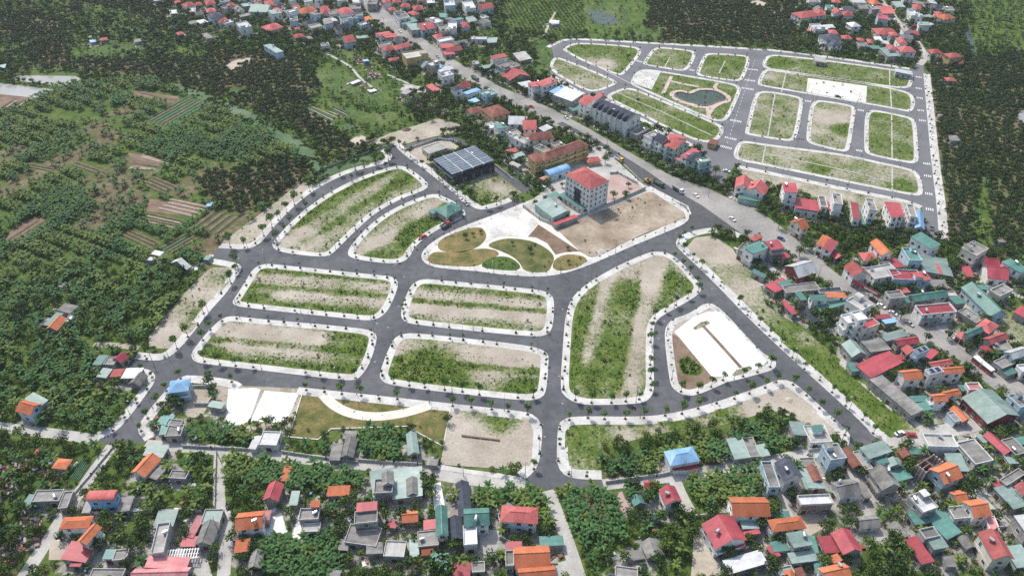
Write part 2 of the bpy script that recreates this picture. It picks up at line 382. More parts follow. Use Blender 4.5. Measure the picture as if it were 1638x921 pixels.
plot("375,478 393,450 405,429 423,422 440,423 612,441 626,442 638,450 634,468 621,497 606,510 588,513 560,510 400,493 375,489 371,483", None, H,
     [(0,.75),(.12,.7),(.2,.3),(.4,.4),(.47,.75),(.53,.65),(.6,.25),(.76,.4),(.86,.75),(1,.85)], rows=(.27,.36,.66,.74), patches=((392,475,11,.5),))
plot("307,562 336,526 357,508 373,505 400,509 582,525 600,532 604,541 593,578 582,596 572,607 556,609 400,590 325,582 310,578 306,570", None, H,
     [(0,.6),(.08,.2),(.35,.05),(.44,.6),(.52,.55),(.58,.12),(.76,.45),(.86,.7),(1,.8)], rows=(.7,.78,.84), patches=((570,548,14,.6),(330,565,10,.4)))
plot("640,502 650,471 660,453 676,446 700,448 862,463 878,469 887,477 885,523 876,535 862,539 800,534 660,519 645,514", None, H,
     [(0,.7),(.15,.65),(.25,.25),(.38,.3),(.45,.85),(.52,.75),(.58,.0),(.75,.12),(.88,.5),(1,.65)], rows=(.24,.31,.8,.86))
plot("607,596 627,544 640,535 660,532 800,547 857,555 876,564 878,573 874,628 865,637 849,641 800,637 624,617 608,607", None, H,
     [(0,.4),(.1,.12),(.4,.05),(.5,.65),(.56,.55),(.62,.2),(.85,.45),(1,.65)], rows=(.3,.7), patches=((690,592,17,.8),(650,585,9,.4),(840,615,10,.4)))
V = ((960, 640), (1000, 460))
plot("896,622 900,560 904,505 914,477 935,456 982,428 1034,405 1050,402 1071,405 1092,421 1115,449 1123,458 1119,470 1094,486 1066,501 1050,512 1045,526 1045,585 1047,622 1040,638 1024,646 956,648 922,646 902,633", None, V,
     [(0,.6),(.07,.85),(.14,.8),(.18,.3),(.24,.5),(.32,.8),(.42,.7),(.5,.8),(.55,.2),(.63,.2),(.68,.5),(.76,.85),(.84,.6),(.88,.3),(1,.55)], patches=((1000,445,26,-.35),(1045,430,20,-.15),(1090,455,10,.5),(1010,470,12,.5),(930,600,10,.3)))
plot("130,660 165,610 300,470 480,340 680,240 850,185 920,172 980,190 1080,265 1100,300 1060,330 930,375 780,455 660,560 560,660 500,720 440,735 250,715 160,695", 5, ((460, 390), (640, 280)),
     [(0,.9),(.2,.75),(.32,.4),(.46,.5),(.56,.8),(.7,.5),(.85,.45),(1,.65)], patches=((480,385,14,-.3),(640,290,10,.3)))
plot("595,715 620,660 720,550 830,465 960,400 1080,355 1150,345 1200,370 1240,385 1300,430 1330,470 1300,500 1200,540 1110,590 1010,670 975,745 910,775 800,770 660,750 615,735", 5, ((590, 400), (700, 330)),
     [(0,.65),(.2,.4),(.42,.15),(.55,.75),(.75,.9),(1,.7)], patches=((620,395,9,-.3),(660,365,9,.4)))
# second estate, its plots split by pale drains
E2 = [("380,300 430,275 480,262 830,285 870,310 860,340 770,450 740,468 680,450 500,375 400,320", 2, ((920,75),(1020,80)), .75, ((960,103,16,-.5),)),
      ("330,350 400,365 700,490 722,510 690,530 600,565 520,560 330,455 300,400", 2, ((890,95),(980,140)), .42, ()),
      ("880,380 920,320 950,295 990,290 1180,310 1205,330 1180,395 1150,430 1110,440 900,405 875,395", 2, ((1040,85),(1110,90)), .55, ()),
      ("1205,440 1245,345 1275,325 1510,340 1540,360 1500,480 1470,500 1420,500 1225,470 1205,455", 2, ((1130,95),(1190,100)), .62, ()),
      ("640,590 730,550 780,540 840,550 1340,760 1375,785 1370,820 1330,870 1230,880 1000,780 850,700 700,630", 2, ((1000,155),(1150,215)), .58, ((1110,210,20,.2),)),
      ("1192,210 1205,155 1212,147 1230,146 1270,153 1285,158 1285,165 1276,218 1268,226 1255,226 1200,217 1191,214", None, ((1235,220),(1245,150)), .48, ()),
      ("1295,170 1304,161 1317,161 1361,168 1369,174 1368,182 1360,238 1354,243 1345,243 1304,233 1292,228 1289,221", None, ((1328,238),(1335,165)), .36, ((1350,208,9,.7),(1325,190,12,-.4))),
      ("1383,185 1390,177 1400,176 1454,187 1463,192 1466,200 1470,255 1466,261 1455,262 1400,251 1386,246 1382,240", None, ((1425,250),(1425,185)), .6, ()),
      ("5,385 30,345 80,335 400,370 900,440 930,460 925,530 890,545 800,540 50,430 10,415", 3, ((1230,92),(1450,125)), .6, ((1245,100,9,.4),)),
      ("-30,520 0,445 30,425 60,430 600,500 890,560 935,590 945,650 920,690 880,685 700,650 50,540 0,530", 3, ((1230,115),(1450,155)), .55, ((1235,122,8,-.4),)),
      ("1172,246 1180,229 1190,225 1218,230 1348,246 1400,258 1452,269 1471,277 1478,308 1471,314 1452,312 1300,281 1218,264 1178,257", None, ((1200,240),(1460,290)), .42, ((1308,270,7,.5),(1440,298,8,.5)))]
for o_, t_, ax, lv, pa in E2: plot(o_, t_, ax, None, lv+.07, pa, wd=2.7, tufts=.3, step=3.0)
def drain(s): strip('drain', gp(s), .9, .22, concrete, block=False, smooth=0)
for s_ in ("1240,148 1228,220", "1248,112 1258,113 1250,148", "1426,182 1427,254", "1424,142 1426,172", "1423,112 1423,138", "1427,263 1427,305", "1225,232 1219,262", "1072,92 1062,110", "1160,98 1150,118", "945,102 1010,135", "985,148 1060,180 1140,218", "1222,246 1330,268 1425,291", "1280,108 1258,113"): drain(s_)
# second estate: park with a pond
pink_pave = surf('pink_paving', [(.42,.34,.3),(.52,.43,.38)], .2, .9, (1,.1), obj=False)
P_, I_ = block("800,500 835,440 900,425 1000,440 1420,510 1475,535 1480,560 1410,720 1370,750 1290,740 830,535 805,520", 2, wd=2.7); BLK.append(P_)
attr_ground('park_lawn', I_, .11, 3.0, lambda X, Y: .72+.6*(fbm(X, Y, 9)-.5), tufts=.2)
sheet('car_park', gp("815,505 845,442 905,430 985,445 930,552 840,522", 2), .2, paving, block=False)
pond = ccw(resample(chaikin(gp("1068,590 1078,570 1120,568 1150,580 1185,578 1215,560 1270,556 1325,562 1375,588 1390,608 1375,622 1340,625 1310,640 1265,655 1225,650 1190,635 1150,630 1100,612", 2), 1), 1.5))
loop = lambda P, d: np.vstack([inset(P, d), inset(P, d)[:1]])
strip('park_path', loop(pond, -2.2), 3.2, .21, pink_pave, smooth=0, block=False)
for k_, s_ in enumerate(("1052,470 1035,505 1000,578", "1045,500 1130,520 1220,535", "1335,512 1312,540 1340,560", "1270,655 1278,690 1285,735", "1060,600 1130,630 1215,662", "1390,620 1350,640 1310,660 1285,700")): strip('park_path', gp(s_, 2), 2.6, .23+.012*k_, pink_pave, block=False)
sheet('pond_water', inset(pond, .3), .19, water_d, skirt=.02)
strip('pond_wall', loop(pond, 0), .7, .6, surf('pond_stone', [(.2,.12,.1),(.3,.2,.17)], .4, .9, obj=False), smooth=0, block=False, skirt=1.0)
# second estate: paved square
sheet('paved_square', gp("285,482 648,532 642,636 275,568", 3), .3, surf('square_paving', [(.55,.53,.49),(.63,.61,.57)], .06, .9, (.8,.06), obj=False))

# ------------------------------------------------------------------ central island: park, slab, office compound, sandy lot
P_, I_ = block("673,415 676,400 700,381 736,364 773,350 800,340 822,331 838,324 856,318 880,298 900,270 950,236 975,250 1000,270 1029,296 1042,303 1075,320 1099,335 1104,346 1097,358 1060,374 1008,395 967,414 925,431 891,440 862,443 826,441 800,439 765,434 712,430 687,426", None, wd=4.0, smooth=2)
BLK.append(P_)
sheet('park_paving', I_, .12, path_paving, block=False)
sheet('concrete_slab', gp("786,347 820,335 834,328 861,358 844,376 826,379 800,378 790,382 776,389 778,370 766,352"), .15, plaza_m, block=False)
def lawn(s, t, mat, lv, tf=.1): attr_ground('park_lawn', inset(ccw(resample(chaikin(gp(s, t), 2), 2)), -.75), .16, 2.0, lambda X, Y: lv+.5*(fbm(X, Y, 7)-.5), mat=mat, tufts=tf)
lawn("1150,660 1200,610 1400,545 1440,580 1445,620 1400,670 1300,705 1180,700", 5, lawn_dry, .4)
lawn("1090,750 1130,700 1240,718 1400,685 1500,692 1535,722 1450,742 1395,792 1250,785 1120,775", 5, lawn_dry, .4)
lawn("767,427 783,414 801,411 816,413 830,424 831,432 800,431", None, lawn_g, .9, .3)
lawn("778,393 804,383 826,383 852,387 876,400 886,413 879,426 877,435 839,434 836,423 823,410 805,402 795,398", None, surf('lawn_olive', [(.055,.08,.02),(.1,.11,.035),(.16,.14,.055)], .14, .97, (.9,.25), .4, obj=False), .55)
lawn("330,790 340,750 400,722 480,725 540,750 480,790 400,815 335,812", 6, lawn_dry, .45)
sheet('bare_soil', gp("170,610 235,535 350,610 490,700 400,705 340,720 290,650 220,615", 6), .15, soil_m, block=False)
lot = gp("345,560 500,500 700,420 880,345 930,335 1130,460 1140,495 1000,550 800,630 600,730 550,735 490,700", 6)
lotf = gf(((960,400),(1090,340)), None, .22, .7, ((1010,335,14,.7),(990,350,16,.1),(1050,345,14,-.3),(985,375,14,-.3)), lot)
attr_ground('sandy_lot', lot, .16, 2.0, lotf, mat=surf('tan_soil', [(.2,.155,.11),(.3,.245,.185),(.4,.345,.275)], .05, .97, (.5,.18), .4, obj=False), tufts=.8, dz=1.0)
sheet('office_yard', gp("140,425 240,350 420,200 560,40 640,60 830,260 890,320 340,545", 6), .145, concrete, block=False)
sheet('tiled_yard', gp("680,235 720,228 840,292 880,312 640,405 500,472 480,440 640,300", 6), .155, red_yard, block=False)

# ------------------------------------------------------------------ slab block
P_, I_ = block("1071,609 1063,544 1064,523 1076,510 1094,505 1110,497 1128,484 1149,488 1220,567 1234,570 1243,580 1239,591 1214,598 1178,608 1162,611 1150,617 1113,633 1094,633 1076,622", None, wd=3.4)
BLK.append(P_)
attr_ground('bare_soil', I_, .1, 2.5, gf(((1080,600),(1100,520)), None, .05, .3, ((1103,585,7,1.0),), I_), mat=None, tufts=.3)
sheet('bare_soil', gp("1075,533 1120,560 1142,606 1110,628 1088,622 1076,600"), .125, soil_m, block=False)
sheet('concrete_slab', gp("1079,531 1110,506 1131,499 1152,498 1218,567 1226,578 1218,588 1173,601 1139,603"), .19, white_slab, block=False)
strip('planting_strip', gp("1124,521 1150,549 1185,588"), 1.6, .3, soil_m, block=False, smooth=0)
for s_ in ("1108,525 1122,515 1133,513 1136,518 1122,524 1112,528", "1170,600 1178,592 1200,585 1204,590 1190,597 1176,601"):
    attr_ground('planting_bed', gp(s_), .26, 1.5, lambda X, Y: .45+.5*(fbm(X, Y, 4)-.5), tufts=1.0)
attr_ground('bare_soil', gp("1085,575 1100,568 1126,590 1120,600 1100,602 1088,596"), .15, 1.5, lambda X, Y: .8+.5*(fbm(X, Y, 4)-.5), tufts=3.0)
# ------------------------------------------------------------------ south side: slabs, dry lawn with a curved path, sand lot
attr_ground('rough_ground', gp("345,615 480,621 478,700 345,690"), .06, 2.0, lambda X, Y: .25+.5*(fbm(X, Y, 7)-.5), tufts=.4)
sheet('concrete_slab', gp("365,622 408,620 417,623 399,672 388,679 361,679"), .13, white_slab)
sheet('concrete_slab', gp("423,625 478,629 456,679 401,673"), .13, white_slab)
P_ = gp("483,626 517,630 686,647 721,652 709,714 650,682 530,686 509,704 461,700")
paint(BLOCK, P_, True)
attr_ground('park_lawn', P_, .1, 2.0, lambda X, Y: .5+.5*(fbm(X, Y, 8)-.5), mat=lawn_m, tufts=.12)
strip('park_path', gp("450,733 500,790 600,848 750,872 900,858 1040,822 1100,800", 9), 4.6, .17, path_paving)
for s_ in ("484,628 462,699", "462,699 509,703 530,686 650,682 709,714", "709,714 721,653"): strip('garden_kerb', gp(s_), .5, .35, kerbstone, smooth=0, block=False)
P_ = gp("722,655 845,668 853,690 850,742 838,752 704,743 713,700"); paint(BLOCK, P_, True)
attr_ground('sand_lot', P_, .1, 2.0, gf(((720,700),(850,710)), None, -.02, .25, ((800,668,10,.8),(745,660,6,.4)), P_), tufts=.35, dz=.5)
# strips of sandy ground round the estate
def waste(s, lv, patches=(), tf=.8, step=2.0, nm='waste_ground', ax=((300,500),(400,520)), bl=True):
    P = gp(s); paint(BLOCK, P, bl); attr_ground(nm, P, .06, step, gf(ax, None, lv, .8, patches, P, 12), tufts=tf, dz=.3)
waste("352,390 390,362 430,332 478,294 497,292 502,300 452,344 427,370 412,386 388,395", .22, ((480,300,8,-.3),))
waste("338,428 378,427 372,445 352,470 330,500 303,536 279,558 238,557 238,540 268,500 308,455", .2, ((350,450,9,.4),(330,490,9,.3)))
waste("1097,397 1112,380 1140,377 1172,398 1180,412 1215,450 1225,488 1283,526 1322,557 1343,574 1465,682 1474,692 1424,700 1404,686 1228,527 1140,438 1103,405", .48, ((1130,388,18,-.5),(1165,430,14,-.1),(1290,560,16,.1),(1300,590,14,.4),(1340,600,16,.5),(1370,640,18,.55),(1390,670,14,.5),(1235,520,12,.2)))
waste("904,690 915,678 1034,677 1100,668 1160,651 1218,632 1240,620 1262,620 1300,650 1338,688 1346,703 1310,690 1270,668 1232,655 1215,662 1150,682 1060,692 962,717 962,758 912,756 903,740", .72, ((1270,652,19,-1.4),(1000,698,6,-.4),(1050,690,6,-.4),(930,748,7,-.3)), 1.0)
waste("735,288 790,275 835,308 800,325 770,328", .6, ((800,300,8,-.3),), .9)
waste("650,238 690,228 715,224 735,235 690,262 676,262", -.1, (), .1)
waste("1178,266 1218,277 1348,304 1452,325 1472,334 1478,345 1400,345 1330,328 1230,300 1185,290", .35, (), .15)
waste("585,232 620,215 700,190 740,200 722,214 690,220 650,230 620,230", .05, (), .2)
waste("1500,480 1530,470 1560,500 1530,520", .1, (), .1); waste("1590,500 1640,490 1660,560 1600,545", .6, (), .2)
waste("283,622 330,618 338,640 322,668 300,668 290,650", .02, (), .1)
MEADOWS = []
# water
sheet('river', inset(ccw(resample(chaikin(gp("262,128 300,138 352,156 386,172 420,187 452,208 488,227 512,255 520,272 505,281 494,272 484,250 455,232 430,216 400,198 375,184 340,169 300,152 262,134"), 2), 3)), 1.0), .07, water_g)
sheet('river', resample(chaikin(gp("500,276 520,270 560,260 612,240 616,246 570,266 530,280 505,284"), 1), 3), .06, water_g)
sheet('fish_pond', gp("16,127 30,121 120,122 130,127 104,138 60,134"), .07, water_p)
sheet('fish_pond', gp("-80,129 0,133 88,144 58,157 0,151 -80,147"), .07, water_p)
sheet('swamp_water', resample(chaikin(gp("940,14 965,20 992,28 985,40 958,40 945,30"), 2), 3), .07, water_d)
sheet('swamp_water', resample(chaikin(gp("1548,40 1556,60 1562,95 1552,90 1544,60"), 2), 3), .07, water_d)
sheet('swamp_water', resample(chaikin(gp("1628,178 1650,172 1650,205 1630,195"), 2), 3), .07, water_p)
sheet('swamp_water', resample(chaikin(gp("545,200 562,198 570,205 556,210"), 2), 3), .07, water_g)
sheet('drainage_ditch', gp("640,214 680,204 683,208 644,219"), .09, water_g)
# bare lots among the orchards and fields
for s_, m_ in (("358,103 385,94 401,92 398,100 370,113", sand_m), ("215,145 285,155 288,162 275,168 212,155", soil_m), ("20,366 60,345 75,350 28,392 8,384", soil_m),
               ("240,318 330,326 300,345 232,338", soil_m), ("205,245 245,250 260,262 215,268", soil_m), ("1210,0 1235,8 1225,12 1190,4", sand_m), ("0,142 40,148 55,160 -10,175", soil_m),
               ("560,225 575,215 590,222 570,235", sand_m), ("1238,20 1285,8 1275,12 1225,24", concrete), ("985,790 995,785 1010,820 998,830", red_yard), ("1110,855 1135,850 1150,921 1105,925", sand_m),
               ("270,870 300,880 330,890 340,921 300,921 270,900", concrete), ("80,860 110,868 105,895 78,895", sand_m), ("690,775 705,770 712,812 695,815", white_slab), ("478,822 488,818 486,862 466,860", white_slab),
               ("765,845 800,848 795,890 770,885", concrete), ("418,835 450,820 460,850 430,865", white_slab), ("1350,560 1398,550 1412,575 1380,600", concrete), ("890,900 925,890 930,925 885,925", concrete),
               ("1262,828 1300,818 1325,840 1290,860", sand_m), ("1388,840 1405,835 1418,862 1392,868", concrete), ("645,135 700,142 690,150 640,145", concrete)):
    sheet('yard_ground' if m_ is not soil_m else 'field_soil', gp(s_), .065, m_)

# meadows
for s_, t_ in (("400,420 560,400 640,500 830,490 850,640 760,640 560,560 430,540", 1), ("440,610 700,700 930,680 850,790 700,760 520,700", 1), ("140,220 290,240 330,330 330,440 200,470 240,330", 2), ("480,20 800,20 800,180 700,170 560,170", 2), ("780,200 900,170 970,190 940,250 800,235", 2), ("560,290 640,285 640,360 590,365", 1), ("540,780 610,770 650,790 600,810", 1), ("620,720 760,700 790,740 700,765", 0), ("960,670 1005,680 990,705 955,695", 0), ("10,500 150,460 400,430 500,455 490,475 60,470", 0), ("1380,540 1450,525 1530,560 1500,585 1400,570", 0), ("590,285 480,330 450,350 590,360 700,310 900,330 900,270 700,260", 0)):
    P_ = resample(chaikin(gp(s_, t_), 2), 4); attr_ground('meadow', P_, .05, 4.0, lambda X, Y: .8+.5*(fbm(X, Y, 15)-.5), mat=meadow, tufts=.12)
    MEADOWS.append(P_)
# vegetable beds: brown ridges with green furrows
def beds(s, t, n, cols, label, bushes=0.0, gmat=None):
    A, B, C, D = gp(s, t); sheet('field_soil', [A, B, C, D], .05, gmat or surf('furrow_green', [(.03,.06,.015),(.07,.11,.025)], .1, .97, (.6,.25), obj=False))
    b = MB()
    for i in range(n):
        f0, f1 = (i+.12)/n, (i+.7)/n; p = [A+(D-A)*f0, B+(C-B)*f0, B+(C-B)*f1, A+(D-A)*f1]; k = len(b.V)
        c = sum(p)/4; q = [c+(x-c)*.86 for x in p]
        b.add([(x[0], x[1], .05) for x in p]+[(x[0], x[1], .4) for x in q], [(4,5,6,7) if area2(np.array(p)) > 0 else (7,6,5,4), (0,1,5,4), (1,2,6,5), (2,3,7,6), (3,0,4,7)], i % len(cols))
        if bushes:
            l = np.linalg.norm(B-A)
            for w_ in np.arange(1, l-1, 2.4):
                if rng.random() < bushes:
                    x = (p[0]+p[3])/2+((p[1]+p[2])/2-(p[0]+p[3])/2)*(w_/l); ROWDOTS.append(x+rng.normal(size=2)*.3)
    o = b.ob('field_beds', cols); tag(o, label, kind='stuff')
bs = surf('bed_soil', [(.12,.085,.06),(.19,.14,.1)], .3, .97, (1,.2), obj=False); bp_ = surf('bed_pale', [(.25,.2,.15),(.34,.28,.22)], .3, .97, (1,.2), obj=False); bgn = surf('bed_green', [(.05,.12,.06),(.08,.16,.09)], .3, .97, (1,.2), obj=False)
beds("1150,560 1310,445 1480,490 1330,610", 4, 4, (bs,), 'brown furrowed beds beside the dark round bushes', .15); beds("960,690 1130,590 1245,612 1060,715", 4, 4, (bs, bgn, bs), 'brown and green beds behind the pale field huts', .1)
beds("960,440 1190,495 1300,420 1060,370", 4, 4, (bp_,), 'pale sandy beds below the dark round bushes', .5); beds("780,200 940,205 1050,150 890,95", 4, 3, (bp_, bs), 'brown beds in the upper banana field', .1)
beds("830,510 1060,560 1160,510 930,460", 4, 4, (bp_, bs), 'bushy beds left of the furrowed plot', .8); beds("870,290 1000,350 1110,300 960,240", 4, 4, (bs,), 'narrow beds in the middle of the banana field', .5); beds("20,640 230,500 310,530 90,665", 4, 3, (bs,), 'brown bed with a green ditch at the left edge', .1)
beds("880,740 1150,590 1290,640 1040,785", 0, 7, (bgn, bs, bgn), 'striped green crop rows beside the river bend', .8); beds("815,600 1060,645 1115,608 870,552", 0, 2, (bs,), 'bare brown bed near the upper river', .1); beds("-60,700 60,620 200,612 120,660", 0, 4, (bs, bp_), 'striped beds beside the pale ponds', .4)
beds("740,600 930,690 1000,640 800,560", 4, 3, (bs,), 'overgrown beds above the field huts', .9, ); beds("430,170 640,240 670,210 480,140", 4, 2, (bs,), 'scrubby brown beds in the far banana field', .6); beds("150,180 330,215 345,185 170,150", 4, 2, (bs,), 'scrubby brown beds near the left edge', .6)
beds("430,330 500,200 560,230 480,345", 12, 6, (bgn,), 'little green vegetable beds beside the diagonal lane', .0); beds("480,690 560,720 620,700 540,660", 1, 4, (bp_, bgn), 'small beds beside the meadow', .5); beds("330,680 500,770 540,720 380,650", 1, 5, (bp_, bgn), 'garden beds between river orchard and meadow', .6)
# ------------------------------------------------------------------ house materials
RC = {'u': ('grey green', [(.2,.27,.25),(.28,.35,.33)]), 'o': ('orange tiled', [(.46,.13,.05),(.55,.165,.07)]), 'r': ('crimson metal', [(.33,.045,.06),(.42,.06,.075)]), 'R': ('red tiled', [(.38,.085,.08),(.47,.12,.11)]),
      'p': ('faded pink', [(.45,.16,.17),(.55,.24,.23)]), 't': ('teal metal', [(.06,.175,.15),(.095,.235,.2)]), 'l': ('pale green metal', [(.18,.27,.24),(.26,.345,.315)]),
      'b': ('blue metal', [(.16,.36,.6),(.24,.45,.68)]), 'k': ('dark slate', [(.045,.055,.075),(.075,.085,.11)]), 'g': ('grey weathered', [(.15,.145,.135),(.27,.26,.24)]),
      'w': ('white metal', [(.42,.43,.43),(.56,.57,.57)]), 'n': ('rusty brown', [(.16,.06,.04),(.24,.1,.075)]), 'c': ('bare concrete', [(.3,.29,.27),(.42,.41,.385)])}
WC = {'w': ('white', [(.64,.64,.62),(.78,.78,.76)]), 'b': ('pale blue', [(.4,.53,.6),(.5,.62,.68)]), 'B': ('bright blue', [(.16,.38,.62),(.22,.45,.7)]), 'y': ('yellow', [(.5,.36,.15),(.6,.45,.22)]),
      'g': ('grey', [(.26,.25,.235),(.38,.37,.35)]), 'c': ('cream', [(.62,.58,.49),(.74,.7,.61)]), 't': ('bare brick', [(.24,.17,.145),(.33,.25,.22)]), 'n': ('dark red', [(.22,.06,.06),(.3,.09,.08)]), 'u': ('pale green', [(.3,.42,.38),(.38,.5,.46)])}
def roof_mat(c):
    n, cols = RC[c]; met = 'metal' in n; cols = [lerp3(x, (sum(x)/3,)*3, .12) for x in cols]
    return surf('roof_'+n.replace(' ', '_'), [lerp3(tuple(x*.6 for x in cols[0]), (.12,.08,.06), .25), cols[0], cols[1], lerp3(cols[1], (.5,.48,.45), .2)], .22, .5 if met else .85, (1.6, .16), rnd=.22, spec=.3 if met else .15, stretch=(1, .35, 1), split=(.22,.78))
def wall_mat(c):
    n, cols = WC[c]; return surf('wall_'+n.replace(' ', '_'), [tuple(x*.7 for x in cols[0]), cols[0], cols[1]], .35, .9, (1.8, .1), rnd=.1, stretch=(1, 1, .35), split=(.25,.6))
glass = surf('window_glass', [(.02,.025,.03),(.05,.06,.07)], .8, .12, spec=.5)
frame_m = surf('window_frame', [(.5,.5,.48),(.62,.62,.6)], 1, .7)
door_m = surf('door_wood', [(.1,.055,.035),(.17,.1,.06)], 1, .6, rnd=.3)
steel = surf('tank_steel', [(.55,.56,.58),(.68,.69,.7)], 2, .28, metal=.75)
solar_m = surf('solar_cell', [(.012,.02,.05),(.02,.035,.08)], 1.5, .15, spec=.6)
coping = surf('coping', [(.42,.41,.39),(.55,.54,.52)], .5, .9)
def win_mesh(w_, h_):
    b = MB(); b.box(-w_/2, w_/2, -.03, .03, 0, h_, 0)
    f = .09
    for a in ((-w_/2-.06, w_/2+.06, -f, .0), (-w_/2-.06, w_/2+.06, h_, h_+f)): b.box(a[0], a[1], -.08, .03, a[2], a[3], 1)
    for x in (-w_/2, -.03, w_/2-.06): b.box(x, x+.06, -.07, .03, .001, h_-.001, 1)
    b.box(-w_/2-.12, w_/2+.12, -.16, .03, -f-.06, -f+.002, 1)
    return b.me('window', glass, frame_m)
WIN = win_mesh(1.3, 1.4); WIN_T = win_mesh(1.0, 1.9)
b = MB(); b.box(-.8, .8, -.05, .03, 0, 2.3, 0); b.box(-.95, .95, -.1, .03, 2.3, 2.45, 1); b.box(-.95, -.8, -.1, .03, 0, 2.3, 1); b.box(.8, .95, -.1, .03, 0, 2.3, 1); DOOR = b.me('door', door_m, frame_m)
b = MB()
n = 12; b.cyl((-.8, 0, 1.0), (.8, 0, 1.0), .6, n=12)
for x in (-.5, .5): b.box(x-.05, x+.05, -.5, .5, 0, .6)
TANK = b.me('water_tank', steel, smooth=False)
_lat = []
class House: pass
HOUSES = []
def rect(A, B, C):
    A, B, C = (np.array(p) for p in (A, B, C))
    u = B-A; v = C-B; L = np.linalg.norm(u); D = np.linalg.norm(v)
    su = 1 if u[0]*v[1]-u[1]*v[0] > 0 else -1
    v2 = np.array([v[1], -v[0]])*su                     # v turned back onto u
    d = u/L*L+v2/D*D; d /= np.linalg.norm(d)
    return (A+C)/2, L, D, math.atan2(d[1], d[0]), su
STOREY = 3.3
def parse(t, txt):
    for ln in txt.strip().splitlines():
        for it in ln.split(';'):
            q = it.split()
            if len(q) < 7: continue
            h = House(); h.t = t; p = [tp(t, *map(float, a.split(','))) for a in q[:3]]
            h.st = float(q[3]); h.rt = q[4]; h.rc = q[5]; h.wc = q[6]; h.ex = q[7] if len(q) > 7 else ''
            h.H = h.st*STOREY*(1+.03*(random.random()-.5))+random.random()*.12
            h.px = np.mean([p[0], p[2]], 0)
            c, L, D, a, su = rect(*[G(u, v, h.H) for u, v in p])
            h.c = c; h.L = max(L, 2.2); h.D = max(D, 2.2); h.a = a; HOUSES.append(h)
            ca, sa = math.cos(a), math.sin(a)
            h.foot = np.array([c+np.array([ca*x-sa*y, sa*x+ca*y]) for x, y in ((-L/2,-D/2),(L/2,-D/2),(L/2,D/2),(-L/2,D/2))])
parse(12, """820,275 905,172 970,205 1.4 g o w;885,180 920,120 1030,130 1 s l g;920,312 985,245 1025,260 1 s g g;1040,318 1060,272 1160,282 1 f g g
540,452 700,455 715,402 2.2 a R B;722,520 745,437 815,437 1 s g g;520,525 535,460 560,465 1 s c g;205,460 225,395 385,400 1.1 f g g;140,490 185,420 210,430 1 s t g;372,500 395,402 440,410 1 f g g
385,615 392,560 550,566 2 h o w;490,697 565,602 602,627 2.2 g o w;412,800 440,700 555,745 1 s r g;438,852 450,816 505,825 .8 s r g
640,810 655,760 702,763 1 s t g;698,822 712,762 790,762 1 f g g;555,925 575,877 770,882 1 f g g;945,620 975,522 1090,520 1 s l g;937,782 970,602 1040,602 1.7 f c g
820,940 1145,948 1150,880 1.2 g p g;912,862 918,802 1150,818 1 s p g;1238,600 1262,512 1370,517 1 f l g;1212,715 1250,592 1335,602 1.2 g g g;1157,675 1220,552 1240,560 1 s p g;1117,735 1130,682 1208,682 .9 s r g
1460,625 1610,620 1612,528 2 g o w;1445,772 1450,700 1530,695 1 s o g;1532,862 1550,772 1612,772 1 g g t;330,250 360,202 430,212 .9 h o w;212,165 225,140 255,145 .6 h o w
990,50 1002,-5 1020,-5 1 s t g;1022,60 1035,-5 1125,0 1.1 f g g""")
parse(13, """62,112 80,32 182,46 1.1 f w w;0,135 30,60 60,65 .9 s w w;567,182 590,77 650,82 1 g g g;490,206 506,107 566,112 .9 f g g;562,78 590,32 665,32 .9 f g g;982,168 962,50 1012,45 1 g l g
1100,237 1110,197 1155,202 .8 f g g;90,442 120,352 195,362 1.5 g r g;480,426 606,426 606,370 1.2 s o g;205,332 222,247 240,250 .8 s o t;770,442 730,282 872,266 1 s l g;885,440 875,268 1045,262 1.05 s l g
772,408 762,328 868,336 1.7 f g g;822,352 812,287 868,287 2.2 g g g;962,422 950,332 1035,330 1.1 g g g;660,522 776,514 774,466 2.3 s r g;645,602 645,532 780,522 2 f g g;600,702 612,592 790,642 1 f g g;720,782 720,722 810,717 1 s g g
305,577 310,512 425,512 1.5 f g g;375,492 380,462 425,462 2.2 s o t;245,482 260,402 300,402 1 s l g;320,650 322,600 430,600 1 f c g;942,582 1025,578 1022,522 1.1 g o t;850,617 860,590 900,590 .8 s r g
1157,662 1140,497 1195,502 2 g t w;1070,632 1070,582 1145,576 1.4 s r g;1237,692 1222,567 1290,562 1.1 g k g;1290,552 1267,352 1332,347 1.1 g k g;1267,345 1257,316 1325,312 1 s c g
1325,602 1465,600 1455,507 2 g t w;1312,737 1312,622 1390,612 1.5 f w w;985,802 985,702 1030,692 1 s l g;1035,742 1030,652 1150,642 1.3 f g g;1062,782 1118,780 1115,742 .9 g o g
1247,925 1270,842 1360,837 1 s r g;1362,902 1366,842 1440,832 1.1 f g g;70,592 85,522 125,522 .9 s p g;0,832 20,772 75,776 1 g g t;1572,852 1576,772 1620,767 1.1 f g g;1580,762 1585,717 1620,712 1 s r g;545,757 560,702 608,702 .8 s g g;480,925 500,890 560,890 1 s g g""")
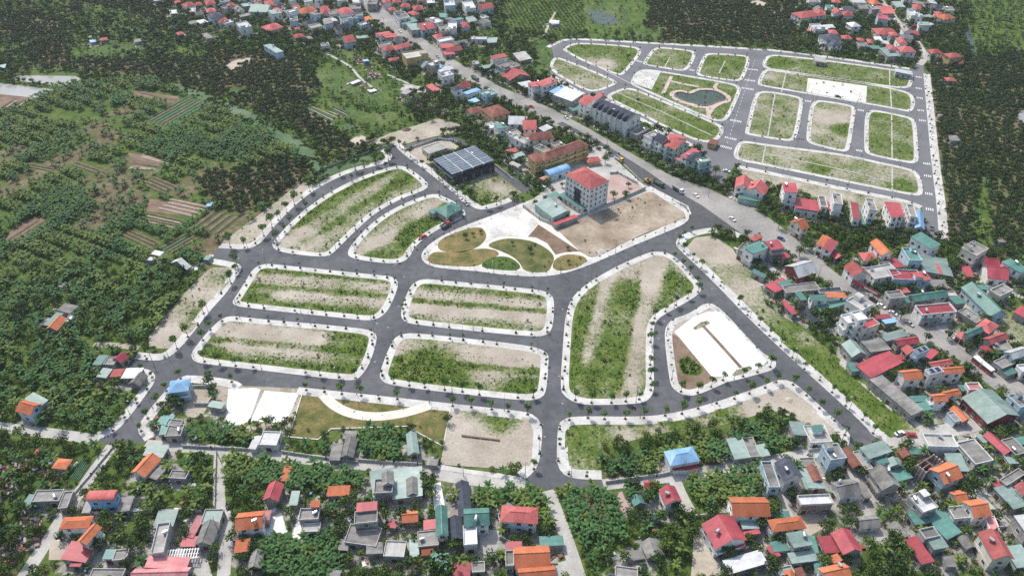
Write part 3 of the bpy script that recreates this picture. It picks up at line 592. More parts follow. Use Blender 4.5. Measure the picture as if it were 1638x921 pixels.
parse(14, """1050,237 1215,207 1178,130 1.7 h b w;1062,274 1205,262 1203,222 .9 s r w;1442,202 1395,82 1480,72 1 s l g;1532,192 1484,76 1548,72 1 f g g;1600,187 1572,122 1620,112 1 s l g;827,482 810,442 862,427 .8 g t g
1022,472 985,392 1068,374 2 g r w sol;917,572 975,565 972,540 .8 a t g;890,372 938,362 940,337 .8 g r w;1430,552 1640,537 1625,432 2.1 g o w;1330,737 1240,602 1420,562 2 g r w;1420,747 1415,692 1492,682 1.1 s r g
1490,632 1472,572 1565,562 1 s l g;1502,657 1492,634 1580,630 .9 s r g;1412,902 1372,827 1590,772 1 s w g;905,807 880,722 962,692 .9 g g g;777,832 770,777 872,752 .6 f g g;700,925 720,872 850,872 1 f g g
97,867 302,857 290,737 2.2 g o w;130,945 340,937 318,862 2.2 g o w;45,757 52,717 130,712 2 s r g;250,737 245,687 380,674 1 s t g;35,862 37,772 82,767 2.3 f g g;10,512 45,467 85,492 .9 f g g""")
parse(15, """197,57 177,-20 262,-25 1 s l g;300,112 267,10 385,-10 1 f c w;322,32 307,0 365,-5 1.7 s t w;150,332 100,232 187,202 2.6 g k w;270,387 240,257 282,252 1 s l g;287,382 277,342 380,337 1 s l g;317,337 278,252 330,247 1.1 g n g;250,252 232,202 318,197 1 f g g;45,382 0,227 60,222 2 f g b
562,252 502,152 546,137 1.1 g n t;662,192 602,132 740,102 1.9 s l b;715,227 707,197 765,192 1.6 s t w;787,247 772,212 840,202 1.5 g l g;640,272 562,162 602,152 1.1 f c g;822,352 806,292 878,247 1 s t g;870,192 852,152 900,137 .8 g n t;920,172 900,132 960,127 .8 s t g
1008,272 940,237 1060,187 2.1 u g t;1310,557 1400,537 1337,447 2 g o w;1205,472 1262,457 1217,392 1.1 g o w;1402,662 1382,562 1432,552 1.1 f p w;1182,582 1162,512 1238,482 1.2 f g w
990,547 922,442 990,392 2 f w g;945,607 892,532 980,512 1 s t g;1060,602 1012,532 1120,522 1 s t g;1140,692 1062,612 1140,572 1 s t g;632,442 592,357 625,347 1 s g g;615,622 725,612 690,550 1 g g w;852,692 787,612 840,592 .9 g g g;240,490 435,477 415,422 1.7 f w t
75,642 265,617 237,557 2 h o w;200,747 157,667 265,642 2 s l g;187,847 167,792 320,762 1.2 s l g;90,802 47,742 58,735 1 s r g;77,772 62,717 150,702 1.1 s t g;335,902 292,682 325,672 1 s t g;387,787 357,692 445,667 1 s r g;505,782 447,662 545,637 1.5 g r g
402,940 555,920 500,852 2 g o w;440,832 432,812 470,792 1.1 s o g;112,925 102,882 180,852 1 f l g;222,925 207,882 245,867 1 s n g;150,930 152,897 200,897 1.2 g o w;985,847 887,697 950,677 1 s r g;1005,697 967,642 1050,622 1.7 f g g;1060,757 1022,687 1095,667 1.6 s l g;1140,862 1112,792 1168,790 .9 f g g
1495,167 1372,57 1410,42 1.3 g r g;1365,102 1327,62 1345,52 1 s l g;1520,232 1492,182 1540,172 1 s l g;1560,182 1472,92 1540,72 1.1 f g g;1590,112 1562,77 1612,67 1 s t g;1545,512 1432,387 1520,357 1 s l g;1500,357 1452,332 1580,272 1.2 f g g;1445,377 1422,352 1450,337 1 s r g;1612,422 1572,372 1620,347 1.6 g R w;1260,752 1222,692 1260,672 .8 g g g;85,557 82,527 165,522 .8 s t g""")
parse(11, """80,112 20,70 130,17 1 s r g;127,82 102,52 160,27 1.1 s t g;150,117 132,72 330,42 1.1 f g g;245,152 202,107 240,105 1.2 s t g;190,242 122,167 150,157 1 s r g;310,162 300,132 388,120 1.9 s t w;405,142 396,117 508,106 1.9 s o w;362,227 347,197 510,142 1 s t g;322,287 227,182 260,172 1 s k g;360,112 342,87 480,77 1.1 f k g
560,492 497,422 578,412 1.7 g l g;667,477 612,412 735,387 1.7 s g g;767,402 732,367 860,342 1.4 s l g;557,592 532,542 585,532 .9 s t g;672,627 582,552 770,472 1.2 s r g;840,432 950,402 940,372 2 g r g;895,482 872,452 920,437 2 g R g;830,522 817,497 880,487 1 s r g
960,492 936,467 1000,437 2.7 f g b sol;1037,527 1022,502 1050,442 1.1 s r g;1050,562 1160,535 1150,512 2 g R w;880,642 975,622 950,572 2.3 g o w;1030,622 1017,592 1088,562 2.4 f w w sol;1115,602 1230,582 1223,556 2.3 g o w;917,862 672,647 740,612 1.3 s g g
930,782 916,752 1010,737 1 s t g;987,832 952,792 1020,777 1 s t g;1065,777 1132,762 1110,722 1.9 g o w;1140,742 1215,722 1195,697 1.9 g o w;1392,892 1227,747 1420,717 1.5 g l n;1232,897 1167,822 1205,807 1 g o t;1187,907 1147,852 1175,837 1 f g b;1275,712 1257,672 1330,662 1.4 f p w;1230,712 1217,682 1257,672 1 s t g
1590,822 1522,747 1570,722 2 f g b;1405,247 1242,77 1330,62 1.7 g t b;940,157 1140,125 1110,92 2 g t g;985,252 948,197 1150,172 1.8 f r w;990,282 977,252 1080,242 1 s l g;790,152 767,112 850,97 1.9 f g g;880,172 857,137 900,127 1.3 s t g;850,112 832,87 890,77 1.4 s R g
1190,182 1157,142 1215,127 1.5 s t g;1320,302 1217,227 1250,197 1.1 f g g;1622,262 1557,227 1590,192 1.3 s r g;1275,372 1362,337 1330,317 2 g t g;1225,387 1192,367 1235,352 1 s R g;1410,417 1512,382 1470,352 1.7 g R g;1375,472 1337,442 1400,432 1 s r g;1432,472 1422,412 1500,387 1.2 f g g;1545,512 1640,475 1600,435 2 g w b
1480,572 1422,532 1500,502 1.2 f g g;1600,602 1577,562 1620,547 1.5 f w w;1510,612 1472,582 1530,567 .9 s t g;1110,135 1190,125 1185,100 1.2 f c g""")
parse(7, """140,337 137,282 210,282 3.4 s r w bal;210,437 355,464 347,390 1.3 s r w;362,432 352,367 390,367 2 f g w;407,442 402,397 425,400 1.3 s r g;440,412 440,352 490,352 3.3 f g w bal;560,497 557,402 595,402 2.4 s r w bal;612,532 607,432 630,432 1 s t g;655,452 650,387 690,382 3.4 f g w bal
250,562 292,547 217,502 2 g o c;60,692 32,642 100,627 2.7 s r g bal;130,747 112,717 150,702 1.3 s r g;385,672 347,652 400,602 2 g o w;430,697 387,677 430,622 2 g r w;460,742 437,712 470,697 1.1 g r g;230,852 345,822 262,757 1.4 g w n;630,757 702,747 680,702 1.3 h R w
740,722 687,647 735,632 2.4 g o w;800,812 787,762 830,732 1.2 s r g;905,762 870,687 940,682 2.4 f t b;985,832 968,732 1140,742 1.2 s l g;1065,832 1047,777 1085,777 1.35 s R g;1250,852 1237,792 1280,792 1 s r g;1385,862 1490,857 1485,787 1.4 g r w;1370,782 1445,777 1440,737 1.4 g r w
570,842 505,787 590,782 2 g R w;700,862 612,802 780,790 1.8 f c w;800,880 795,822 960,815 1.9 f r b;960,880 925,830 1000,822 2.1 s R b;780,850 725,780 780,765 1.4 f l g;1040,915 1020,870 1120,880 1.1 s g g;1240,920 1240,900 1380,915 1.1 s t g
1460,640 1452,630 1490,628 .7 f g g;640,610 550,575 560,560 .1 u g g""".replace("640,610 550,575 560,560 .1 u g g", ""))
parse(3, """240,122 322,90 310,57 1.9 h R w;335,95 385,92 377,62 1.4 h R w;267,112 300,105 295,85 1.5 h R w;325,190 312,157 360,147 2 f w w;345,187 342,167 393,162 1.3 s w g;395,177 392,157 437,152 1.3 s w g;285,197 280,182 310,182 1 s R g;420,207 412,187 457,187 1.3 h R w
400,252 485,242 445,207 2.5 h k w;430,282 490,277 465,247 2 h k w;505,242 547,237 540,217 1.6 h R w;500,97 560,95 550,72 1.6 h R c;505,67 502,42 560,40 1.5 s k w;555,167 602,160 577,137 2 h w w;735,87 728,42 800,42 2 s R g;715,117 712,92 775,97 2.5 s r b;680,52 662,37 700,27 1 s l g;680,32 715,20 702,0 1.8 h o w
830,47 802,12 850,12 1 s l g;705,217 815,207 810,172 1.8 h R w;850,197 847,182 890,182 1 s r g;902,212 902,190 965,192 1.2 s r g;700,252 692,227 730,227 1.3 s w w;740,272 732,252 775,252 1.2 s w w;590,252 590,237 625,237 1 h R g;655,267 682,265 680,242 1.3 h R g;670,302 667,282 720,282 1 s t g
770,352 747,302 790,292 1.5 s l g;785,307 820,305 810,277 2.3 h R b;855,322 935,315 922,287 2.2 h R w;1045,332 1100,325 1085,302 1.8 h R w;1090,362 1087,347 1115,342 .8 s R g;1160,357 1222,345 1190,322 2.2 h R y;1210,392 1240,388 1235,370 1 h R g;915,102 912,72 940,67 2.5 f w w;945,112 942,87 970,82 2.2 f w w
1010,112 987,97 1030,92 1 s l g;1050,112 1100,110 1090,97 1 h R g;1120,127 1165,107 1140,82 1.8 h o w;1075,97 1110,95 1105,74 1.8 h R w;925,167 925,154 960,154 .8 s r g;1140,497 1190,495 1180,477 1 h R g;1060,52 1100,45 1087,27 1.6 h k w;332,382 327,352 390,354 1 s c g;825,447 820,427 922,440 1.1 s w u
1160,870 1160,840 1200,830 .7 s g g;1080,718 1085,700 1110,705 .7 s g g;560,25 555,0 620,-5 1.5 f w w;290,20 290,0 350,-5 1.4 f g w;610,60 605,35 640,30 1.3 f g g;440,20 480,15 470,-5 1.4 h R w;1000,160 985,150 1040,145 1.2 s w w;600,290 590,265 640,262 1.2 f g g;560,185 560,170 600,168 1 f g g""")
parse(0, """1140,47 1190,30 1172,12 1.5 h R w;1200,37 1240,30 1232,15 1 h R g;1268,32 1322,25 1310,0 2 h R w;1275,77 1325,70 1312,52 1.5 h R w;1050,87 1042,67 1082,62 1 s w g;1300,117 1370,100 1342,77 2.3 h k b;1345,142 1400,130 1382,107 1.5 h R w;1382,152 1362,137 1410,122 1.3 f w w;1230,152 1212,132 1252,117 1 s w g
1170,152 1152,137 1190,127 1 s g g;1480,182 1452,147 1512,132 2.4 f w w;1095,217 1127,210 1117,196 1 h R g;1270,242 1237,212 1272,202 .9 s g g;1575,62 1620,50 1607,17 2 h t w;1360,22 1347,0 1395,-10 2 f g b;1400,47 1440,37 1430,17 1.5 h R w;1480,105 1465,92 1530,85 1 s g g;1080,25 1070,8 1100,5 1.2 h R g
0,420 -5,400 28,400 1 s l g;620,250 618,238 655,232 .8 h R g;950,10 930,-10 970,-20 1 s w g;560,262 545,250 580,246 .7 s b g;830,262 820,245 860,240 .7 s g g""")
parse(1, """112,192 200,168 162,142 1.4 h R c;245,137 242,102 290,97 2 f g b;160,332 97,282 127,267 2 s l b;317,87 410,67 382,42 1.5 h o c;440,87 492,80 480,37 1.5 h R w;490,97 482,72 540,62 1.5 f g w;470,142 462,122 520,107 1.3 s w g;567,92 637,77 602,47 2.6 h R w;560,142 552,112 622,102 2.2 f g b;690,137 682,117 732,102 1 s o g
585,267 640,250 612,217 1.8 g R b;660,242 652,227 720,217 1 s l g;800,232 772,212 850,192 1.6 s R w;835,240 815,222 890,205 1.5 s R g;795,302 790,272 868,257 1.5 f g g;822,317 887,302 872,277 2 h R w;897,307 992,280 965,262 2 h R b;955,372 947,332 1070,302 2.6 f c y bal;1060,417 1032,392 1092,372 1 g l g;1160,427 1132,402 1172,392 1 g b g
1180,482 1162,452 1222,432 2.5 f w w;1130,562 1077,527 1112,517 1.3 s R g;1290,547 1345,522 1322,502 1.4 g r w;1330,592 1322,577 1392,537 1.5 s b w;1450,602 1412,572 1472,547 2 f l b;1360,637 1347,617 1387,602 .9 s b g;1362,697 1440,682 1402,657 1.1 h n c;1490,717 1602,692 1522,647 2 h n y
910,127 892,87 952,72 2 f g w;940,152 912,127 1000,112 1.3 s t g;990,192 962,152 1022,142 1.6 s l g;1050,187 1127,172 1107,137 2 g R b;1170,202 1162,162 1208,152 2.4 f g t;1218,182 1213,142 1265,142 2.3 f w w;1140,237 1202,225 1182,207 1.3 h R g;1165,267 1152,247 1232,227 1.5 f w w;1180,302 1167,277 1242,267 1.3 s R g;1215,322 1302,305 1282,287 1.1 g R g;1200,342 1182,322 1240,312 1 s r g
1170,112 1162,87 1207,82 1.5 s t g;1195,42 1192,7 1252,2 2.6 f w b;1320,62 1312,17 1367,7 2.5 f w w;820,22 852,12 845,-18 2 h R w;1010,62 1067,60 1052,37 1.5 h R w;935,42 982,45 972,27 1.3 h R w;860,67 897,60 882,47 1 h R g;1360,242 1357,227 1450,232 1.1 f w w;1460,262 1457,232 1512,237 1 s l g;1490,367 1482,347 1562,332 2.6 s R w;1500,452 1472,432 1592,402 1 s t g;1430,432 1412,417 1480,392 1 s l g;1562,472 1532,457 1615,437 1.2 s R g
32,62 112,82 108,40 1.8 g t b;100,40 147,35 132,7 2 h R w;147,82 197,72 182,47 1.3 h R g;160,40 207,32 192,15 2 h k w;610,62 612,32 680,27 2.4 f g g;615,120 610,90 690,85 2 f g b;720,30 735,-10 790,-10 1.8 f g g;1400,30 1395,5 1440,0 .6 f g g;640,20 620,-5 680,-10 2 f w w;270,60 262,40 300,35 1.4 h R g;440,290 435,270 480,262 1.2 f g w;280,235 330,225 315,207 1 h R g;280,185 275,172 300,168 .9 h R g;860,380 925,370 915,352 1 h R g;540,10 530,-12 580,-15 1.8 f w w;400,10 395,-10 440,-15 1.8 f g w;880,20 875,0 920,-5 1.4 h R w;1090,25 1085,5 1130,0 1.2 f w g;940,5 935,-15 985,-18 1.6 f w w;630,515 610,508 665,495 .5 s w g;1030,5 1025,-12 1070,-15 1.5 h R w;960,580 920,572 960,550 .9 f c g;1370,400 1367,380 1400,375 1.2 f c g;740,570 720,558 760,545 .3 s w g;345,245 330,230 370,222 .9 s g g;700,380 690,372 720,365 .8 s b g""")
parse(2, """60,492 12,452 132,427 1.3 g R g;0,470 -10,430 70,410 1 s t g;200,540 175,515 240,498 2.8 s R w bal;262,532 225,508 310,480 3.2 s R w bal;330,577 312,562 380,527 2.3 s b g;440,622 332,582 402,542 2.3 s w g;150,545 110,515 180,495 1.3 s w n;450,682 422,662 490,642 1 s t g;525,650 492,622 572,592 3.2 g R w bal;600,612 588,595 635,580 3.4 g r g
840,832 792,817 868,782 1.5 f g g;930,862 882,837 960,802 3 f c w bal;990,882 952,852 1002,827 3.2 g k w bal;1025,892 972,872 1102,832 3 g R w bal;1072,917 1037,897 1120,862 3 g R u bal;62,755 150,765 140,725 2 g w w;150,790 225,795 210,740 2 g R w;170,860 335,850 300,810 2 h n c;60,660 85,690 0,700 1.6 h n y;330,921 550,890 490,850 .9 s R g;300,140 320,155 360,148 .8 s l g;1265,885 1310,888 1350,862 .9 s n y;305,145 305,125 360,128 .8 s w g;120,375 80,330 150,320 1 s c g;30,430 -40,400 60,380 2 f g g;1540,0 1480,0 1500,-20 .2 f g g""".replace("1540,0 1480,0 1500,-20 .2 f g g", "").replace("60,660 85,690 0,700 1.6 h n y;", "").replace("330,921 550,890 490,850 .9 s R g;", ""))
parse(6, """1456,300 1448,242 1530,262 2 g R w;1500,318 1540,275 1650,305 2 g R w;1500,360 1455,330 1560,380 .9 s t u;322,492 222,407 300,372 1.6 s l u;397,452 302,377 342,372 1.3 s g g;337,542 465,487 460,470 .9 s r g;300,382 277,357 345,337 .9 s t g;215,150 275,137 228,97 3 h n y bal;275,140 545,47 490,17 3 h n y bal;305,242 425,197 392,167 1.1 a b b;265,267 300,250 285,232 .8 s p g
60,102 42,82 95,62 1 s R g;82,132 62,112 130,92 1 s l g;60,165 110,190 130,175 .9 a c g;1150,132 1112,112 1182,72 3 s r w bal;1200,150 1140,135 1180,85 3 h k u bal;1222,165 1207,142 1272,122 3 f u u bal;1100,152 1087,132 1112,117 1.6 s R g;1552,722 1502,682 1592,632 2.6 s t w bal;1490,700 1458,690 1490,655 1.8 f g g;1620,860 1545,825 1560,810 1 s t g;540,155 610,140 600,115 .9 h R y;1600,610 1560,640 1545,620 1.9 s R g""")
parse(5, """1207,492 1292,434 1237,390 1.3 h t g;1120,472 1102,452 1157,427 1 s t g;1100,107 1062,67 1162,27 1.1 f c p;1205,80 1200,70 1225,70 .6 s k g;1370,930 1380,905 1420,915 .3 s w g""".replace("c p;", "c c;").replace(";1370,930 1380,905 1420,915 .3 s w g", ""))
parse(8, """290,300 350,225 370,240 1.1 s t g;305,320 340,255 385,275 1.1 g o g;250,300 290,262 320,270 .9 s g g;350,215 400,170 480,190 .9 f g g;410,285 430,245 447,250 1 f w g;575,545 610,490 655,497 1 s t g;645,545 665,500 720,510 1 f g g;705,510 740,475 775,500 1.1 g r g
605,620 635,570 680,580 1 s l g;680,620 700,577 760,580 1 s R g;755,625 775,568 870,580 1 s w g;800,660 835,605 890,620 .9 g g g;110,825 185,855 245,790 1.8 g o b;245,795 300,765 205,735 1.8 s l g;1040,715 1050,650 1160,640 2 h b b;960,912 995,862 1075,864 1 s t g;1012,925 1042,888 1130,892 1.1 f g g;1285,800 1300,768 1375,790 .9 s l g;360,70 375,55 402,50 .7 s g g""")
parse(4, """935,715 955,695 1000,705 .8 s w g;905,750 920,732 950,740 .7 s w g;1060,765 1075,750 1160,790 .9 g w g;1255,745 1270,720 1295,730 .7 s t g;1270,420 1275,398 1300,402 .6 s b g;360,915 380,895 400,900 .7 s g g""")
parse(12, "1040,318 1041,316 1042,316 .1 f g g".replace("1040,318 1041,316 1042,316 .1 f g g", ""))
# big buildings taken from the photograph at pixel precision
def big(p, st, rt, rc, wc, ex=''):
    h = House(); h.t = -1; p = pts(p); h.st = st; h.rt = rt; h.rc = rc; h.wc = wc; h.ex = ex; h.H = st*STOREY
    h.px = np.mean([p[0], p[2]], 0); c, L, D, a, su = rect(*[G(u, v, h.H) for u, v in p]); h.c, h.L, h.D, h.a = c, L, D, a
    ca, sa = math.cos(a), math.sin(a)
    h.foot = np.array([c+np.array([ca*x-sa*y, sa*x+ca*y]) for x, y in ((-L/2,-D/2),(L/2,-D/2),(L/2,D/2),(-L/2,D/2))]); HOUSES.append(h); return h
OFFICE = big("905,279 944,301 974,289", 5.2, 'h', 'R', 'w', 'office'); OFFICE.lab = 'five-storey cream office block with a hipped red roof beside the tiled yard'
h = big("895,312 931,335 940,330", 1.1, 's', 't', 'c'); h.lab = 'long teal awning-roofed porch along the front of the cream office block'
TERR = big("950,170 1003,196 1022,184", 3.6, 'g', 'k', 'w', 'terrace'); TERR.lab = 'long white terrace of narrow houses with dark slate gabled roofs beside the highway'
HALL = big("723,284 690,260 759,239", 1.7, 's', 'k', 'X', 'hall'); HALL.lab = 'large dark steel shed with pale roof strips beside the looping back road'
h = big("1356,519 1346,506 1369,500", 3.3, 'f', 'w', 'w'); h.lab = 'tall plain white house with a flat roof behind the sandy strip'
h = big("1373,514 1360,501 1374,498", 4.1, 'f', 'w', 'w'); h.lab = 'white rooftop block behind the tall plain white house'
h = big("1381,529 1371,519 1395,509", 2.7, 'f', 'r', 'c', 'bal'); h.lab = 'cream three-storey house with a crimson roof terrace beside the tall white house'
h = big("1402,510 1396,505 1421,503", 1.2, 's', 'r', 'g'); h.lab = 'crimson metal shed roof beside the highway, next to the blue one'
h = big("1416,518 1411,513 1430,509", 1.2, 's', 'b', 'g'); h.lab = 'deep blue metal shed roof jutting towards the highway'
h = big("1425,348 1420,325 1428,323", 3.1, 's', 'r', 'w', 'bal'); h.lab = 'tall white house with a crimson roof, left one of the joined pair'
h = big("1435,345 1431,325 1440,325", 3.1, 's', 'r', 'w', 'bal'); h.lab = 'tall white house with a crimson roof, right one of the joined pair'
h = big("1455,348 1451,329 1461,329", 3.0, 'f', 'g', 'w', 'bal'); h.lab = 'tall narrow white house with a grey flat roof beside the blue-roofed hall'
h = big("1464,364 1465,339 1477,340", 2.0, 'g', 'b', 'g'); h.lab = 'narrow hall with a bright blue gabled roof at the road corner'
h = big("1511,772 1538,761 1516,739", 2.1, 'g', 'o', 'b'); h.lab = 'pale blue house with a steep orange gabled roof beside the bare brick shell'
# ------------------------------------------------------------------ house builder
def gable_roof(L, D, H, rise, oh, th, m):
    x0, x1 = -L/2-oh, L/2+oh; y = D/2+oh; ze = H-rise*oh/(D/2)
    b = MB()
    prof = [(-y, ze), (0, H+rise), (y, ze), (y, ze-th), (0, H+rise-th), (-y, ze-th)]
    V = [(x0, p, z) for p, z in prof]+[(x1, p, z) for p, z in prof]
    F = [(0,6,7,1),(1,7,8,2),(2,8,9,3),(3,9,10,4),(4,10,11,5),(5,11,6,0),(0,1,4,5),(1,2,3,4),(6,11,10,7),(7,10,9,8)]
    b.add(V, [f[::-1] for f in F]); return b
def hip_roof(L, D, H, rise, oh, th):
    x, y = L/2+oh, D/2+oh; r = max(L/2-D/2*.95, .05) if L >= D else .05; ry = 0 if L >= D else max(D/2-L/2*.95, .05)
    b = MB(); z = H-.1
    V = [(-x,-y,z),(x,-y,z),(x,y,z),(-x,y,z),(-x,-y,z-th),(x,-y,z-th),(x,y,z-th),(-x,y,z-th)]
    if L >= D:
        V += [(-r,0,H+rise),(r,0,H+rise)]; F = [(0,1,9,8),(1,2,9),(2,3,8,9),(3,0,8)]
    else:
        V += [(0,-ry,H+rise),(0,ry,H+rise)]; F = [(0,1,8),(1,2,9,8),(2,3,9),(3,0,8,9)]
    F += [(4,5,1,0),(5,6,2,1),(6,7,3,2),(7,4,0,3),(7,6,5,4)]
    b.add(V, F); return b
def build_house(h):
    L, D, H = h.L, h.D, h.H
    near = h.px[1] > 230
    R = ob('house', None, None, (h.c[0], h.c[1], 0), h.a); h.o = R
    wm = wall_mat(h.wc) if h.wc in WC else surf('wall_dark_mesh', [(.03,.035,.04),(.06,.065,.07)], .5, .8)
    rm = roof_mat(h.rc)
    oh = .55 if h.rt in 'gh' else .35
    if h.st < .75: oh = .2
    rise = {'g': min(.34*D, 3.2), 'h': min(.27*min(D, L), 3.0), 's': .07*D, 'a': .3*D}.get(h.rt, 0)
    if h.rt == 'u':                                            # unfinished brick shell
        b = MB(); t = .22
        b.box(-L/2, L/2, -D/2, -D/2+t, 0, H); b.box(-L/2, L/2, D/2-t, D/2, 0, H); b.box(-L/2, -L/2+t, -D/2+t, D/2-t, 0, H); b.box(L/2-t, L/2, -D/2+t, D/2-t, 0, H)
        b.box(-L/2+t, L/2-t, -t/2, t/2, 0, H); b.box(-t/2, t/2, t/2, D/2-t, 0, H); b.ob('wall', wm, R)
        MB().box(-L/2+t, L/2-t, -D/2+t, D/2-t, H*.5-.15, H*.5).ob('floor_slab', wall_mat('g'), R)
        for sx in (-1, -.33, .33, 1):
            for sy in (-1, 1): MB().box(sx*(L/2-.12)-.2, sx*(L/2-.12)+.2, sy*(D/2-.08)-.2, sy*(D/2-.08)+.2, 0, H+.25).ob('pillar', coping, R)
        for sy in (-1, 1): MB().box(-L/2-.06, L/2+.06, sy*(D/2-.1)-.16, sy*(D/2-.1)+.16, H*.5-.2, H*.5+.1).ob('ring_beam', coping, R)
        return R
    # walls
    b = MB()
    if h.rt == 'g':
        V = [(-L/2,-D/2,0),(L/2,-D/2,0),(L/2,D/2,0),(-L/2,D/2,0),(-L/2,-D/2,H-.12),(L/2,-D/2,H-.12),(L/2,D/2,H-.12),(-L/2,D/2,H-.12),(-L/2,0,H+rise-.13),(L/2,0,H+rise-.13)]
        b.add(V, [(0,1,5,4),(1,2,6,9,5),(2,3,7,6),(3,0,4,8,7),(4,5,9,8),(6,7,8,9)])
    elif h.rt == 'a': b.box(-L/2, L/2, -D/2, D/2, 0, H-.02)
    else: b.box(-L/2, L/2, -D/2, D/2, 0, H-.13)
    b.ob('wall', wm, R)
    # roof
    if h.rt == 'g': gable_roof(L, D, H, rise, oh, .16, rm).ob('roof', rm, R)
    elif h.rt == 'h': hip_roof(L, D, H, rise, oh, .25).ob('roof', rm, R)
    elif h.rt == 's':
        sgn = 1 if random.random() < .5 else -1
        V = []
        for z in (0, -.12):
            for x, y in ((-L/2-oh,-D/2-oh),(L/2+oh,-D/2-oh),(L/2+oh,D/2+oh),(-L/2-oh,D/2+oh)): V.append((x, y, H+rise/2+sgn*y/D*rise+z))
        MB().add(V, [(0,1,2,3),(7,6,5,4),(4,5,1,0),(5,6,2,1),(6,7,3,2),(7,4,0,3)]).ob('roof', rm, R)
    elif h.rt == 'a':
        prof = [(-(D/2+oh)*math.cos(math.pi*i/10), H+rise*math.sin(math.pi*i/10)) for i in range(11)]
        V = [(-L/2-oh, p, z) for p, z in prof]+[(L/2+oh, p, z) for p, z in prof]
        MB().add(V, [(i+1, i, 11+i, 12+i) for i in range(10)]+[tuple(range(11)), tuple(range(21, 10, -1)), (0, 10, 21, 11)]).ob('roof', rm, R)
    elif h.rt == 'f':
        MB().box(-L/2-.15, L/2+.15, -D/2-.15, D/2+.15, H-.15, H).ob('roof', rm, R)
        if h.st >= .95:
            pm = wm if h.wc in 'wbcBuy' else coping; t = .18; ph = .55 if h.st < 1.4 else .85; b = MB(); x, y = L/2+.12, D/2+.12
            b.box(-x, x, -y, -y+t, H, H+ph); b.box(-x, x, y-t, y, H, H+ph); b.box(-x, -x+t, -y+t, y-t, H, H+ph); b.box(x-t, x, -y+t, y-t, H, H+ph); b.ob('parapet', pm, R)
        if h.st >= 1.9 and min(L, D) > 5 and 'sol' not in h.ex:
            w2 = min(L, D)*.38; cx = random.choice((-1, 1))*(L/2-w2/2-.4); cy = random.choice((-1, 1))*(D/2-w2/2-.4)
            tw = MB().box(cx-w2/2, cx+w2/2, cy-w2/2, cy+w2/2, H+.002, H+2.3).ob('stair_tower', wm, R)
            MB().box(cx-w2/2-.2, cx+w2/2+.2, cy-w2/2-.2, cy+w2/2+.2, H+2.3, H+2.45).ob('stair_roof', rm, tw)
    if h.rt in 'gh' and L > 4 and near:
        rl = L/2+oh if h.rt == 'g' else max(L/2-D/2*.95, .05)
        if h.rt == 'g' or L >= D: MB().prism([(-rl, H+rise-.05), (rl, H+rise-.05), (rl, H+rise+.09), (-rl, H+rise+.09)], -.16, .16).ob('ridge_cap', rm, R)
    # storey bands
    if h.st >= 1.9:
        for k in range(1, int(h.st+.3)):
            if k*STOREY < H-1: MB().box(-L/2-.07, L/2+.07, -D/2-.07, D/2+.07, k*STOREY-.12, k*STOREY+.08).ob('string_course', coping if h.wc == 'g' else wm, R)
    # windows and doors
    if h.st >= .95:
        ca, sa = math.cos(h.a), math.sin(h.a); to = np.array([-h.c[0], -h.c[1]]); to /= np.linalg.norm(to)
        sides = []
        for k, (nx, ny, ln, dp) in enumerate(((0,-1,L,D/2),(1,0,D,L/2),(0,1,L,D/2),(-1,0,D,L/2))):
            sides.append((float((ca*nx-sa*ny)*to[0]+(sa*nx+ca*ny)*to[1]), nx, ny, ln, dp))
        sides.sort(reverse=True); fac = sides[:3 if near else 2]
        ns = max(1, int(h.st+.35)); first = True
        for q, nx, ny, ln, dp in fac:
            if h.rt == 's' and h.st < 1.4 and q < .5: continue
            sp = 2.7 if h.ex == 'office' else 3.6
            nw = max(1, int((ln-.8)/sp))
            if h.ex != 'office': nw = min(nw, 5 if near else 3)
            for st in range(ns):
                z = st*STOREY+1.0
                if z+1.6 > H: continue
                for i in range(nw):
                    p = (i+.5)/nw*ln-ln/2
                    if h.ex != 'office' and random.random() < (.2 if q > .3 else .45): continue
                    x, y = (p*-ny, ny*dp) if nx == 0 else (nx*dp, p*nx)
                    rz = math.atan2(ny, nx)+math.pi/2
                    if st == 0 and first: o = ob('door', DOOR, R, (x, y, 0), rz, (1.3, 1, 1.05)); first = False
                    else: ob('window', WIN if random.random() < .7 or h.ex == 'office' else WIN_T, R, (x, y, z), rz, (.9, 1, .95) if h.ex == 'office' else (1.2, 1, 1.1))
        if 'bal' in h.ex or (h.st >= 1.9 and near and h.rt in 'ghf' and random.random() < .35):
            q, nx, ny, ln, dp = fac[0] if h.ex != 'bal' or len(fac) < 2 else min(fac[:2], key=lambda s: s[3]) if h.t in (7, -1) else fac[0]
            if ln > 2.5:
                for st in range(1, ns):
                    z = st*STOREY; w2 = ln/2-.1; b = MB()
                    b.box(-w2, w2, -1.1, -.001, z-.14, z+.02); b.box(-w2, w2, -1.1, -1.0, z+.02, z+.95); b.box(-w2, -w2+.1, -1.0, -.001, z+.02, z+.95); b.box(w2-.1, w2, -1.0, -.001, z+.02, z+.95)
                    x, y = nx*(dp+.07), ny*(dp+.07); b.ob('balcony', wm, R, (x, y, 0), math.atan2(ny, nx)+math.pi/2)
    # tanks and solar panels
    if (h.rt == 'f' and h.st >= 1.0 or h.rt in 'sg' and h.st >= 1.6) and L > 4 and D > 4 and random.random() < .6:
        zz = H if h.rt == 'f' else H+rise*(.5 if h.rt == 's' else .55)
        ob('water_tank', TANK, R, (random.uniform(-.3, .3)*L, random.choice((-.3, .3))*D, zz+.02), random.random()*3, 1.0)
